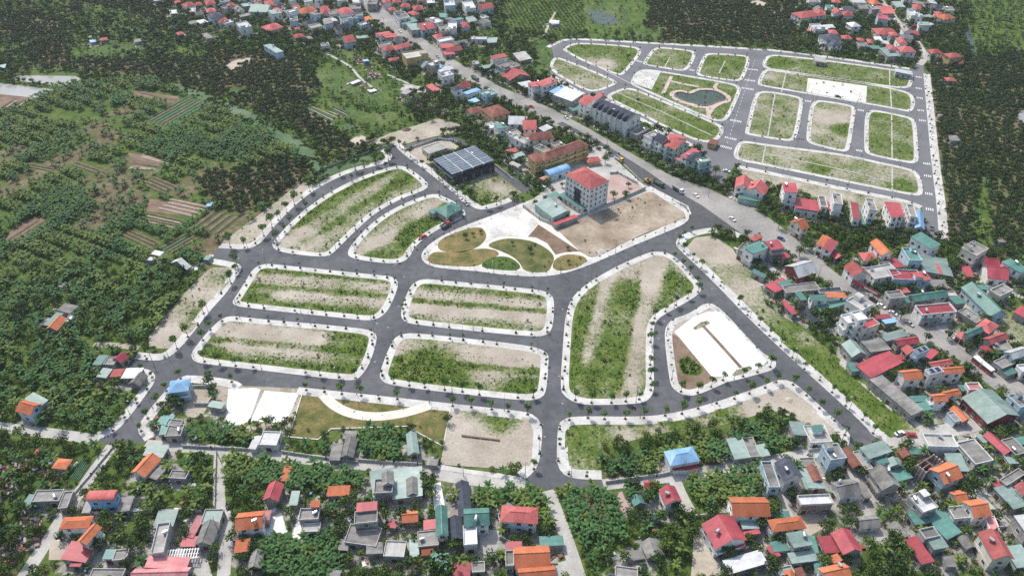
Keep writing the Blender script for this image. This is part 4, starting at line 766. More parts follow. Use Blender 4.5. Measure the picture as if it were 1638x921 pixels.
    if 'sol' in h.ex and h.rt == 'f':
        nx_, ny_ = max(2, int((L-1)/1.3)), max(2, int((D-1)/2.0))
        m = MB().box(-.58, .58, -.92, .92, 0, .05).me('solar_panel', solar_m)
        for i in range(nx_):
            for j in range(ny_): ob('solar_panel', m, R, (-L/2+.5+(i+.5)*(L-1)/nx_, -D/2+.5+(j+.5)*(D-1)/ny_, H+1.1)).rotation_euler = (.0, .0, 0)
        MB().box(-L/2+.4, L/2-.4, -D/2+.4, D/2-.4, H+.95, H+1.06).ob('panel_rack', steel, R)
        for sx in (-1, 1):
            for sy in (-1, 1): MB().box(sx*(L/2-.8)-.08, sx*(L/2-.8)+.08, sy*(D/2-.8)-.08, sy*(D/2-.8)+.08, H, H+.95).ob('panel_post', steel, R)
    if h.ex == 'office':
        MB().box(-2.6, 2.6, -D/2-.12, -D/2+.05, 3.6, 12.5).ob('glass_front', glass, R)
        MB().box(-L/2-.5, L/2+.5, -D/2-.5, D/2+.5, H-.75, H-.4).ob('cornice', wm, R)
        for sx in (-1, 1):
            for sy in (-1, 1): MB().box(sx*L/2-.35, sx*L/2+.35, sy*D/2-.35, sy*D/2+.35, 0, H-.76).ob('corner_pier', wm, R)
    if h.ex == 'terrace':
        nu = 7
        for i in range(nu):
            x = -L/2+(i+.5)*L/nu; y0 = -D/2-.4
            bb = MB(); hw = L/nu*.32
            V = [(x-hw, y0, H+.3), (x+hw, y0, H+.3), (x, y0, H+2.4), (x-hw, 0, H+.3), (x+hw, 0, H+.3), (x, 0, H+2.4)]
            bb.add(V, [(0,1,2), (1,4,5,2), (4,3,5), (3,0,2,5), (0,3,4,1)]); bb.ob('dormer', rm, R)
            MB().box(x-L/nu*.42, x+L/nu*.42, D*.08, D/2+.6, H+.6, H+1.0).ob('back_roof', roof_mat('w' if i % 2 else 'c'), R)
        for i in range(nu+1):
            x = -L/2+i*L/nu; MB().box(x-.18, x+.18, -D/2-1.2, -D/2, 0, H-.2).ob('party_wall', wm, R)
    if h.ex == 'hall':
        for i in range(1, 4): MB().box(-L/2-.3, L/2+.3, -D/2+i*D/4-.3, -D/2+i*D/4+.3, H+.05+rise, H+.2+rise).ob('roof_strip', roof_mat('w'), R)
        for i in range(9):
            for j in range(4):
                z = H+rise+.02
                MB().box(-L/2+i*L/9+.25, -L/2+(i+1)*L/9-.15, -D/2+j*D/4+.5, -D/2+(j+1)*D/4-.5, z-.1, z+.12).ob('roof_panel', surf('panel_blue_grey', [(.1,.14,.18),(.15,.19,.23)], .4, .4, rnd=.2), R)
    return R
# ------------------------------------------------------------------ more roofs of the far villages, set between the ones above
def infill(s, n, t, ax, st=(1, 2.2)):
    P = gp(s); x0, y0 = P.min(0); x1, y1 = P.max(0); OCC = np.zeros((RH, RW), bool)
    for h in HOUSES: paint(OCC, h.foot, True, 1.0)
    d = np.array(G(*ax[1]))-np.array(G(*ax[0])); a0 = math.atan2(d[1], d[0]); k = 0
    for _ in range(n*40):
        if k >= n: break
        c = np.array([x0+rng.random()*(x1-x0), y0+rng.random()*(y1-y0)])
        if not inside(P, c[:1], c[1:])[0]: continue
        a = a0+rng.normal()*.12+(math.pi/2 if rng.random() < .4 else 0); L = 6+7*rng.random(); D = 5+4*rng.random(); ca, sa = math.cos(a), math.sin(a)
        foot = np.array([c+np.array([ca*x-sa*y, sa*x+ca*y]) for x, y in ((-L/2,-D/2),(L/2,-D/2),(L/2,D/2),(-L/2,D/2))])
        probe = np.vstack([foot, c[None], (foot+np.roll(foot, -1, 0))/2])
        if look(OCC, probe).any() or look(BLOCK, probe).any(): continue
        h = House(); h.t = t; h.rt = random.choice('ffgssh'); h.rc = {'f': random.choice('gcwc'), 'g': random.choice('Rgkg'), 's': random.choice('glwt'), 'h': random.choice('RRRk')}[h.rt]; h.wc = random.choice('wwwgbc'); h.ex = ''
        h.st = random.choice((1.1, 1.6, 2.0, 2.5)); h.H = h.st*STOREY+random.random()*.2; h.c = c; h.L = L; h.D = D; h.a = a; h.foot = foot
        zc = c[1]*_c+(CAM_H-h.H)*_s; h.px = np.array([c[0]/zc*FPX+819, 460.5-(c[1]*_s-(CAM_H-h.H)*_c)/zc*FPX]); HOUSES.append(h); paint(OCC, foot, True, 1.5); k += 1
HWX = ((640, 50), (740, 115))
infill("400,0 560,0 610,40 660,85 640,95 560,60 470,55 410,30", 22, 1, HWX); infill("625,5 780,0 785,35 760,60 740,95 700,65", 16, 1, HWX); infill("280,0 400,0 400,40 300,30", 9, 0, HWX)
infill("1270,5 1380,0 1480,0 1520,20 1490,60 1450,70 1430,90 1340,72 1290,40", 22, 3, ((1440, 40), (1475, 90))); infill("1265,400 1300,425 1370,480 1440,520 1430,530 1340,500 1240,440 1230,410", 8, 11, ((1300,440),(1374,492))); infill("1430,470 1500,500 1560,550 1638,590 1638,480 1520,440", 10, 11, ((1300,440),(1374,492))); infill("1360,560 1440,540 1520,590 1600,650 1500,680 1440,650", 8, 11, ((1300,440),(1374,492))); infill("1390,420 1480,400 1600,430 1638,450 1480,440", 6, 7, ((1300,440),(1374,492)))
infill("1240,760 1400,730 1638,700 1638,900 1300,900", 14, 15, ((1345,719),(1480,694))); infill("600,800 870,830 880,910 600,910", 5, 13, ((556,741),(675,752))); infill("780,195 870,210 900,240 860,255 790,220", 8, 6, HWX)
infill("650,95 720,112 790,150 780,165 740,165 690,130", 7, 1, HWX); infill("760,110 800,120 870,165 850,168 790,140", 4, 2, HWX)
# ------------------------------------------------------------------ build the houses, give each its own label
for h in HOUSES:
    paint(BLOCK, h.foot, True, 1.0)
HMASK = np.zeros((RH, RW), np.float32)
for h in HOUSES: paint(HMASK, h.foot, 1.0, 2.0)
for h in HOUSES: build_house(h)
ZONE = {0: 'in the far top-left hamlet', 1: 'in the far village along the highway', 2: 'beside the highway near the pond estate', 3: 'in the far top-right village', 4: 'among the banana fields',
        5: 'beside the crescent plots', 6: 'near the highway crossing', 7: 'below the second estate', 8: 'by the west road junction', 11: 'in the roadside village at right',
        12: 'in the bottom-left village', 13: 'south of the curved-path lawn', 14: 'east of the south road', 15: 'in the bottom-right village'}
ORD = ['leftmost', 'second', 'third', 'fourth', 'fifth', 'sixth', 'seventh', 'eighth', 'ninth', 'tenth', 'eleventh', 'twelfth', 'thirteenth', 'fourteenth', 'fifteenth', 'sixteenth', 'seventeenth', 'eighteenth', 'nineteenth', 'twentieth']
def desc(h):
    rc = RC[h.rc][0]; big_ = max(h.L, h.D); sz = 'small ' if big_ < 6.5 else 'large ' if big_ > 17 else ''
    if h.rt == 'u': return 'unfinished bare brick house shell'
    if (h.rt == 's' and h.st < 1.45) or h.st < .95: return f'{sz}shed with {rc} roof'
    sw = 'one-storey' if h.st < 1.65 else 'two-storey' if h.st < 2.7 else 'three-storey'
    rt = {'g': 'gabled', 'h': 'hipped', 'f': 'flat', 's': 'lean-to', 'a': 'arched'}[h.rt]
    wn = WC[h.wc][0] if h.wc in WC else 'dark'
    return f'{sz}{sw} {wn} house, {rc} {rt} roof'
keys = {}
for h in HOUSES:
    if hasattr(h, 'lab'): continue
    h.d0 = desc(h)+' '+ZONE[h.t]; keys.setdefault(h.d0, []).append(h)
for k, hs in keys.items():
    hs.sort(key=lambda h: h.px[0])
    for i, h in enumerate(hs):
        if len(hs) == 1: h.lab = k
        elif i == 0: h.lab = k+', leftmost'
        elif i == len(hs)-1: h.lab = k+', rightmost'
        else: h.lab = k+f', {ORD[min(i, 19)]} from left'
for h in HOUSES:
    if len(h.lab.split()) > 16: h.lab = h.lab.replace(' metal', '').replace(' tiled', '').replace(' weathered', '')
    if len(h.lab.split()) > 16: h.lab = h.lab.replace('in the ', 'in ').replace('beside the highway near the pond estate', 'beside the pond-estate highway')
    small = (h.rt == 's' and h.st < 1.45) or h.st < .95
    if small and not hasattr(h, 'keep'): h.o.name = 'shed'
    elif h.ex == 'office': h.o.name = 'office_building'
    elif h.ex == 'terrace': h.o.name = 'terraced_building'
    elif h.ex == 'hall': h.o.name = 'steel_shed'
    tag(h.o, h.lab, 'shed' if small or h.ex == 'hall' else 'building' if h.ex in ('office', 'terrace') else 'house', 'village sheds' if small else 'village houses')

# ------------------------------------------------------------------ boundary walls
wallm = surf('boundary_wall_plaster', [(.3,.29,.27),(.42,.41,.39),(.52,.51,.49)], .2, .95, (1.5,.12), obj=False)
def bwall(s, hgt, label, t=None, mat=None, z0=0.0, wd=.25):
    P = gp(s, t); b = MB()
    R = ob('boundary_wall', None, None, (P[0][0], P[0][1], 0)); tag(R, label, 'wall', 'boundary walls'); mat = mat or wallm
    for i in range(len(P)-1):
        a, c = P[i]-P[0], P[i+1]-P[0]; d = c-a; l = np.linalg.norm(d)
        if l < .5: continue
        d /= l; n = np.array([-d[1], d[0]])*wd/2
        V = [(*(a+n), z0-.05), (*(a-n), z0-.05), (*(c-n), z0-.05), (*(c+n), z0-.05)]; V += [(x, y, hgt) for x, y, _ in V]
        MB().add(V, [(0,1,2,3),(4,7,6,5),(0,4,5,1),(1,5,6,2),(2,6,7,3),(3,7,4,0)]).ob('wall_panel', mat, R)
        k = max(1, int(l/4))
        for j in range(k+1):
            p = a+d*l*j/k; MB().box(p[0]-.2, p[0]+.2, p[1]-.2, p[1]+.2, z0, hgt+.2).ob('wall_pier', coping, R)
W = [("345,548 500,486 700,405 890,322", 2.2, 'long plastered wall between the office yard and sandy lot', 6), ("140,428 240,505 345,548", 2, 'plastered wall between the office compound and white slab', 6),
     ("675,226 720,222 842,288", 1.6, 'low wall round the far side of the tiled yard', 6), ("1200,800 1375,800", 1.8, 'plastered wall in front of the blue-roofed house compound', 8), ("1180,690 1310,690 1330,720 1280,795", 1.6, 'low wall round the sandy yard beside the blue-roofed house', 8),
     ("650,352 960,310 1060,290", 1.6, 'wall along the lane below the blue-roofed house', 14), ("1275,90 1340,200 1370,240", 1.5, 'thin wall beside the pale green roofed shed', 14), ("1200,560 1400,540", 1.6, 'grey wall below the banana plot beside the orange house', 14), ("630,750 660,860", 1.5, 'short grey wall inside the lower garden', 14),
     ("430,545 800,540 960,530 1240,530", 1.8, 'long grey wall in front of the bright blue house', 12), ("1125,130 1300,140 1540,150", 1.5, 'grey wall along the upper lane beside the banana plot', 12), ("1330,170 1320,500", 1.5, 'pale wall along the straight lane', 12), ("440,440 560,300 700,130", 1.0, 'low kerb wall beside the left diagonal lane', 12),
     ("200,165 470,205 660,230", 1.5, 'grey wall along the lane below the dry lawn', 13), ("650,215 1030,240 1160,265", 1.5, 'dark wall below the dense banana plot', 13), ("1490,380 1545,660", 1.4, 'thin pale wall beside the ruin garden', 13), ("0,690 230,790", 1.4, 'pale wall behind the twin orange roofs', 14),
     ("1380,640 1560,620", 1.6, 'pink terrace wall in the right village', 15), ("1410,470 1540,620", 1.2, 'low wall along the side lane', 15), ("1385,80 1500,110", 1.2, 'ring of low wall round the bare lot', 11), ("290,155 400,140 490,120", 1.5, 'wall round the lane corner below the concrete house', 15), ("400,835 600,790", 1.3, 'low wall in the bottom-right garden', 15),
     ("950,85 1150,15 1250,25 1500,175 1612,262", 1.6, 'retaining wall outside the looping back road', 5), ("450,195 620,130 800,70 880,48", 1.2, 'concrete ditch wall beside the crescent road', 5), ("0,150 120,235 200,320", 1.8, 'long wall beside the back road behind the school', 6)]
for s_, hg, lb, t_ in W: bwall(s_, hg, lb, t_)
# pergola with white slats
P0 = G(*tp(12, 1008, 822), 3.2); P1 = G(*tp(12, 1212, 812), 3.2); P2 = G(*tp(12, 1225, 748), 3.2)
c, L, D, a, su = rect(P0, P1, P2); R = tag(ob('pergola', None, None, (c[0], c[1], 0), a), 'white slatted pergola beside the big pink roof', 'pergola')
wp = wall_mat('w')
sm = MB().box(-.17, .17, -D/2, D/2, 3.1, 3.3).me('slat', wp)
for i in range(12): ob('slat', sm, R, (-L/2+(i+.5)*L/12, 0, 0))
for y in (-D/2+.3, 0, D/2-.3): MB().box(-L/2, L/2, y-.12, y+.12, 2.9, 3.09).ob('beam', wp, R)
for x in (-L/2+.3, L/2-.3):
    for y in (-D/2+.3, D/2-.3): MB().box(x-.12, x+.12, y-.12, y+.12, 0, 2.9).ob('post', wp, R)
paint(BLOCK, np.array([P0, P1, P2]), True, 2)

# ------------------------------------------------------------------ regions of growth (painted on the raster)
def reg(s, k): paint(REG, gp(s), k)
# 1 dark orchard, 2 banana, 3 village garden, 4 grass only, 5 bush rows, 6 pale scrub, 7 bananas with trees, 8 sparse
reg("-400,-60 300,-60 285,0 270,25 250,130 130,108 0,112 -400,130", 1); reg("130,8 190,18 250,38 205,66 140,58", 6); reg("112,74 240,74 230,96 112,96", 6); reg("40,0 120,-10 110,15 50,20", 6)
reg("130,104 240,92 270,70 350,78 440,82 500,95 520,140 500,175 560,190 605,235 540,252 495,215 430,185 370,160 270,128", 1)
reg("-400,160 -20,152 100,138 240,127 300,152 400,196 480,240 490,290 410,312 430,335 380,372 352,398 338,430 300,460 235,545 215,570 200,590 150,560 -400,560", 2)
reg("-400,440 150,430 330,430 240,540 210,572 150,600 155,690 -400,680", 7)
reg("312,288 345,272 400,268 455,250 485,262 492,286 440,320 380,345 345,330", 1)
reg("0,-20 110,-20 100,25 0,20", 10); reg("90,25 180,22 250,45 200,75 120,70", 10); reg("180,60 260,50 330,60 330,95 250,100 190,90", 10); reg("0,60 60,70 40,100 0,95", 10)
reg("505,98 560,80 640,120 660,165 640,200 560,190 520,150", 6); reg("490,150 560,130 620,165 680,200 640,215 560,225 520,190", 6)
reg("800,-40 960,-40 950,55 880,60 810,45", 5); reg("930,-20 1040,-30 1030,60 940,62", 4); reg("1000,-60 1300,-60 1290,75 1100,68 1020,62 1040,20", 1); reg("1000,48 1060,42 1055,62 1005,62", 6)
reg("1482,100 1560,95 1660,80 1900,60 1900,480 1640,415 1560,395 1510,385", 1); reg("1535,-60 1900,-60 1900,80 1640,85 1560,80", 6); reg("1560,300 1580,295 1585,395 1560,395", 6)
reg("1300,-60 1540,-60 1540,20 1480,90 1380,98 1270,78 1285,20", 3)
for s_ in ("365,728 455,736 580,748 585,792 440,782 362,765", "570,686 648,686 652,738 572,735", "888,782 1010,778 1000,862 915,872", "800,772 870,786 892,850 800,862", "968,740 1062,718 1082,744 970,774",
           "1095,772 1212,748 1212,802 1100,812", "1060,716 1150,702 1215,684 1262,708 1210,735 1085,744", "412,862 540,842 545,930 425,930", "300,690 402,682 402,715 300,712", "735,765 800,768 798,820 735,810"): reg(s_, 2)
reg("165,718 225,730 350,725 345,800 215,800 190,770", 7); reg("1465,690 1600,720 1610,770 1560,760 1500,730", 7); reg("-80,700 60,700 90,700 60,740 -80,740", 7); reg("0,700 100,700 160,715 120,790 60,850 0,900 -80,900 -80,700", 8)
reg("155,590 240,610 205,680 155,692", 7)
paint(REG, gp("290,560 420,510 560,545 750,560 900,600 1090,620 1060,700 880,690 800,690 700,630 600,650 480,640 490,745 330,760 200,670 215,600", 7), 9); paint(REG, gp("20,560 40,480 110,450 220,470 200,530 140,600", 7), 9); paint(REG, gp("200,330 340,345 345,370 215,370", 7), 9); paint(REG, gp("1090,700 1160,640 1290,700 1360,740 1230,760 1120,740", 7), 9)
for P_ in MEADOWS: paint(REG, P_, 4)
# ------------------------------------------------------------------ the ground, one sheet out to the horizon
def blur(A, r):
    k = np.ones(2*r+1)/(2*r+1)
    for ax in (0, 1): A = np.apply_along_axis(lambda v: np.convolve(v, k, 'same'), ax, A)
    return A
D1 = np.array(G(281, 309))-np.array(G(190, 366)); D1 /= np.linalg.norm(D1); D2 = np.array([-D1[1], D1[0]])
def plot_class(P):
    a = P@D1; c = P@D2; j = np.floor(c/19.0).astype(int); a = a+_vn[j % 256, 7]*46; i = np.floor(a/46.0).astype(int)
    h = _vn[(i*7+j*13) % 256, (i*3+j*29) % 256]; edge = np.minimum(np.minimum(a/46-i, 1-(a/46-i))*46, np.minimum(c/19-j, 1-(c/19-j))*19)
    return h, _vn[(i*5+j*11+40) % 256, (i*17+j*3) % 256], edge
YARD = blur(blur(HMASK, 4), 3)
GREEN = np.array([.55, .5, .82, .72, .95, .8, 1.0, .85, .8, .8, .9])
def ground_material():
    m = bpy.data.materials.new('country_ground'); m.use_nodes = True; T = m.node_tree; N = T.nodes; L = T.links
    b = N['Principled BSDF']; b.inputs['Roughness'].default_value = .97; b.inputs['Specular IOR Level'].default_value = .1
    pos = N.new('ShaderNodeNewGeometry').outputs['Position']
    def noise(s, d=5):
        n = N.new('ShaderNodeTexNoise'); n.inputs['Scale'].default_value = s; n.inputs['Detail'].default_value = d; n.inputs['Roughness'].default_value = .65; L.new(pos, n.inputs['Vector']); return n.outputs['Fac']
    def ramp(f, cs):
        r = N.new('ShaderNodeValToRGB'); e = r.color_ramp.elements
        e[0].position = cs[0][0]; e[0].color = (*cs[0][1], 1); e[1].position = cs[-1][0]; e[1].color = (*cs[-1][1], 1)
        for p, c in cs[1:-1]: k = e.new(p); k.color = (*c, 1)
        L.new(f, r.inputs[0]); return r.outputs[0]
    def thr(attr, f, lo, hi, k=1.3):
        at = N.new('ShaderNodeAttribute'); at.attribute_name = attr
        ad = N.new('ShaderNodeMath'); ad.operation = 'MULTIPLY_ADD'; L.new(f, ad.inputs[0]); ad.inputs[1].default_value = k; L.new(at.outputs['Fac'], ad.inputs[2])
        mr = N.new('ShaderNodeMapRange'); mr.inputs[1].default_value = lo; mr.inputs[2].default_value = hi; L.new(ad.outputs[0], mr.inputs[0]); return mr.outputs[0]
    def mix(f, a, c):
        x = N.new('ShaderNodeMix'); x.data_type = 'RGBA'; L.new(f, x.inputs[0]); L.new(a, x.inputs[6]); L.new(c, x.inputs[7]); return x.outputs[2]
    soil = ramp(noise(.08), [(.3, (.1,.07,.045)), (.5, (.17,.125,.085)), (.7, (.25,.2,.145))])
    green = ramp(noise(.1), [(.3, (.04,.08,.018)), (.5, (.075,.125,.027)), (.7, (.13,.165,.045))])
    conc = ramp(noise(.15), [(.3, (.2,.185,.16)), (.5, (.31,.295,.265)), (.7, (.42,.405,.375))])
    c = mix(thr('grass', noise(.35, 6), 1.05, 1.3), soil, green)
    c = mix(thr('yard', noise(.2, 5), 1.0, 1.15), c, conc)
    f = N.new('ShaderNodeMapRange'); f.inputs[1].default_value = .3; f.inputs[2].default_value = .7; f.inputs[3].default_value = .78; f.inputs[4].default_value = 1.2; L.new(noise(1.0, 3), f.inputs[0])
    vm = N.new('ShaderNodeVectorMath'); vm.operation = 'SCALE'; L.new(c, vm.inputs[0]); L.new(f.outputs[0], vm.inputs['Scale']); L.new(vm.outputs[0], b.inputs['Base Color'])
    bp = N.new('ShaderNodeBump'); bp.inputs['Strength'].default_value = .6; bp.inputs['Distance'].default_value = .4; L.new(noise(.8), bp.inputs['Height']); L.new(bp.outputs[0], b.inputs['Normal'])
    return m
xs = np.r_[-6000, -2500, np.arange(RX0, RX1+1, 4), 2500, 6000]; ys = np.r_[-1500, -300, np.arange(RY0, RY1+1, 4), 2500, 9000]
XX, YY = np.meshgrid(xs, ys); nx_, ny_ = len(xs), len(ys)
idx = np.arange(nx_*ny_).reshape(ny_, nx_)
F = np.stack([idx[:-1, :-1], idx[:-1, 1:], idx[1:, 1:], idx[1:, :-1]], -1).reshape(-1, 4)
me = bpy.data.meshes.new('ground'); me.from_pydata(np.stack([XX.ravel(), YY.ravel(), np.zeros(XX.size)], 1).tolist(), [], F.tolist()); me.materials.append(ground_material())
Q = np.stack([XX.ravel(), YY.ravel()], 1)
gv = GREEN[look(REG, Q)]; gv = np.where(look(REG, Q) == 2, np.where(plot_class(Q)[0] < .07, .5, gv), gv); gv = gv+.35*(fbm(Q[:, 0], Q[:, 1], 30)-.5); yv = np.clip(look(YARD, Q)*1.25, 0, .58)
me.attributes.new('grass', 'FLOAT', 'POINT').data.foreach_set('value', gv.astype(np.float32)); me.attributes.new('yard', 'FLOAT', 'POINT').data.foreach_set('value', yv.astype(np.float32))
tag(ob('ground', me), kind='structure')
# ------------------------------------------------------------------ plants
def leafmat(name, c0, c1, rnd=.25, trans=.12):
    m = bpy.data.materials.new(name); m.use_nodes = True; T = m.node_tree; N = T.nodes; L = T.links
    b = N['Principled BSDF']; b.inputs['Roughness'].default_value = .65; b.inputs['Specular IOR Level'].default_value = .2
    g = N.new('ShaderNodeNewGeometry'); oi = N.new('ShaderNodeObjectInfo')
    n = N.new('ShaderNodeTexNoise'); n.inputs['Scale'].default_value = .035; n.inputs['Detail'].default_value = 4; L.new(g.outputs['Position'], n.inputs['Vector'])
    a = N.new('ShaderNodeMath'); a.operation = 'ADD'; L.new(oi.outputs['Random'], a.inputs[0]); L.new(g.outputs['Random Per Island'], a.inputs[1])
    a2 = N.new('ShaderNodeMath'); a2.operation = 'MULTIPLY_ADD'; a2.inputs[1].default_value = 2.2; L.new(n.outputs['Fac'], a2.inputs[0]); L.new(a.outputs[0], a2.inputs[2])
    mr = N.new('ShaderNodeMapRange'); mr.inputs[1].default_value = 1.0; mr.inputs[2].default_value = 3.2; L.new(a2.outputs[0], mr.inputs[0])
    x = N.new('ShaderNodeMix'); x.data_type = 'RGBA'; L.new(mr.outputs[0], x.inputs[0]); x.inputs[6].default_value = (*c0, 1); x.inputs[7].default_value = (*c1, 1)
    L.new(x.outputs[2], b.inputs['Base Color'])
    return m
bark = surf('bark', [(.07,.05,.035),(.13,.1,.075)], 2, .95)
L_ORCH = leafmat('orchard_leaf', (.017,.04,.013), (.065,.11,.03)); L_GARD = leafmat('garden_leaf', (.025,.06,.011), (.09,.15,.026)); L_BAN = leafmat('banana_leaf', (.018,.058,.017), (.075,.155,.045)); L_BANY = leafmat('banana_leaf_pale', (.035,.07,.014), (.14,.195,.045))
L_DARK = leafmat('dark_garden_leaf', (.02,.042,.012), (.06,.095,.025)); L_PALE = leafmat('pale_leaf', (.05,.095,.018), (.14,.2,.042)); L_STREET = leafmat('street_leaf', (.05,.12,.025), (.12,.22,.045)); L_WEED = leafmat('weed_leaf', (.055,.1,.02), (.15,.2,.052))
def crown(nl, rx, rz, zc, leaf, mat, seed, lobes=6, name='crown', lean=0.0):
    """leaf-sized faces through a lumpy volume, several lobes, gaps between"""
    r = np.random.default_rng(seed); V = []; F = []
    C = []
    for i in range(lobes):
        a = 2*math.pi*(i+r.random()*.6)/lobes; q = rx*(.35+.3*r.random()) if i else 0
        C.append((q*math.cos(a), q*math.sin(a), zc+(r.random()-.35)*rz*.7, rx*(.48+.22*r.random()), rz*(.5+.25*r.random())))
    for i in range(nl):
        cx, cy, cz, lr, lz = C[i % lobes]
        d = r.normal(size=3); d /= np.linalg.norm(d)
        if d[2] < -.5: d[2] *= -.6
        k = .72+.36*r.random()
        p = np.array([cx+d[0]*lr*k, cy+d[1]*lr*k, cz+d[2]*lz*k])
        nrm = d+r.normal(size=3)*.45; nrm /= np.linalg.norm(nrm)
        t = np.cross(nrm, r.normal(size=3)); t /= np.linalg.norm(t); u = np.cross(nrm, t)
        s = leaf*(.6+.8*r.random()); n = len(V)
        V += [tuple(p-t*s), tuple(p-u*s*.55+nrm*s*.12), tuple(p+t*s), tuple(p+u*s*.55+nrm*s*.12)]; F.append((n, n+1, n+2, n+3))
    return mesh(name, V, F, [mat])
def core(V, F, C): pass
def trunk(hgt, r0, seed, limbs=4, spread=1.0, top=None):
    r = random.Random(seed); b = MB(); b.cyl((0, 0, 0), (.1, .05, hgt), r0, r0*.6, 6)
    for i in range(limbs):
        a = 2*math.pi*(i+r.random()*.5)/limbs; b.cyl((.08, .04, hgt*.8), (math.cos(a)*spread, math.sin(a)*spread, (top or hgt*1.6)), r0*.5, r0*.18, 5)
    return b.me('trunk', bark)
def banana_mesh(seed, n=7, hgt=2.3, ll=2.9, wd=.46, mat=None):
    r = random.Random(seed); V = []; F = []
    for k in range(r.choice((1, 2, 2))):
        ox, oy = (0, 0) if k == 0 else (r.uniform(-1.1, 1.1), r.uniform(-1.1, 1.1)); hh = hgt*(1 if k == 0 else r.uniform(.55, .85)); sc = 1 if k == 0 else .8
        for i in range(n):
            a = 2*math.pi*(i+r.random()*.7)/n; el = r.uniform(.45, 1.4); L_ = ll*sc*r.uniform(.75, 1.15); w_ = wd*sc*r.uniform(.8, 1.2)
            ca, sa = math.cos(a), math.sin(a); n0 = len(V); x = 0; z = hh; e = el
            for s in range(4):
                q = (0.15, 1, .85, .12)[s]*w_
                V += [(ox+x*ca-sa*q, oy+x*sa+ca*q, z-q*.25), (ox+x*ca, oy+x*sa, z+.02), (ox+x*ca+sa*q, oy+x*sa-ca*q, z-q*.25)]
                st = L_/3; x += st*math.cos(e); z += st*math.sin(e); e -= .62
            for s in range(3):
                a0 = n0+3*s; F += [(a0, a0+1, a0+4, a0+3), (a0+1, a0+2, a0+5, a0+4)]
    return mesh('leaves', V, F, [mat or L_BAN])
def banana_stem(hgt=2.4):
    return MB().cyl((0, 0, 0), (0, 0, hgt), .16, .09, 6).me('stem', surf('banana_stem', [(.12,.13,.05),(.2,.2,.09)], 2, .8))
def tuft_mesh(seed, mat, n=7, hgt=.55, r_=.4):
    r = random.Random(seed); V = []; F = []
    for i in range(n):
        a = r.random()*6.28; q = r.random()*r_; x, y = math.cos(a)*q, math.sin(a)*q; b_ = r.random()*6.28; w_ = .16+.14*r.random(); h_ = hgt*(.5+.6*r.random()); lx, ly = r.uniform(-.35, .35), r.uniform(-.35, .35)
        n0 = len(V); V += [(x-math.cos(b_)*w_, y-math.sin(b_)*w_, 0), (x+math.cos(b_)*w_, y+math.sin(b_)*w_, 0), (x+lx+math.cos(b_)*w_*.5, y+ly+math.sin(b_)*w_*.5, h_), (x+lx-math.cos(b_)*w_*.5, y+ly-math.sin(b_)*w_*.5, h_)]; F.append((n0, n0+1, n0+2, n0+3))
    return mesh('tuft', V, F, [mat])
ORCH = [(crown(300, 2.45, 1.9, 2.2, .36, L_ORCH, 10+i, 3), trunk(1.6, .2, i, 4, 1.2, 2.6)) for i in range(5)]
GARD = [(crown(230, 2.3, 2.0, 3.4, .4, (L_GARD, L_PALE, L_ORCH, L_GARD, L_DARK)[i], 30+i, 7), trunk(2.4, .18, 20+i, 4, 1.1, 3.6)) for i in range(5)]
PALE = [(crown(160, 1.6, 1.2, 1.6, .34, L_PALE, 50+i), trunk(1.0, .1, 40+i, 3, .7, 1.6)) for i in range(4)]
STRT = [(crown(300, 1.35, 1.25, 3.4, .24, L_STREET, 70+i, 4), trunk(2.8, .09, 60+i, 4, .6, 3.5)) for i in range(4)]
BANA = [(banana_mesh(90+i, mat=L_BAN if i < 4 else L_BANY), banana_stem()) for i in range(8)]
def tree_inst(name, pair, parts, x, y, z, rz, sc, label, cat, group):
    R = ob(name, None, None, (x, y, z), rz, sc); tag(R, label, cat, group)
    ob(parts[0], pair[1], R); ob(parts[1], pair[0], R); return R
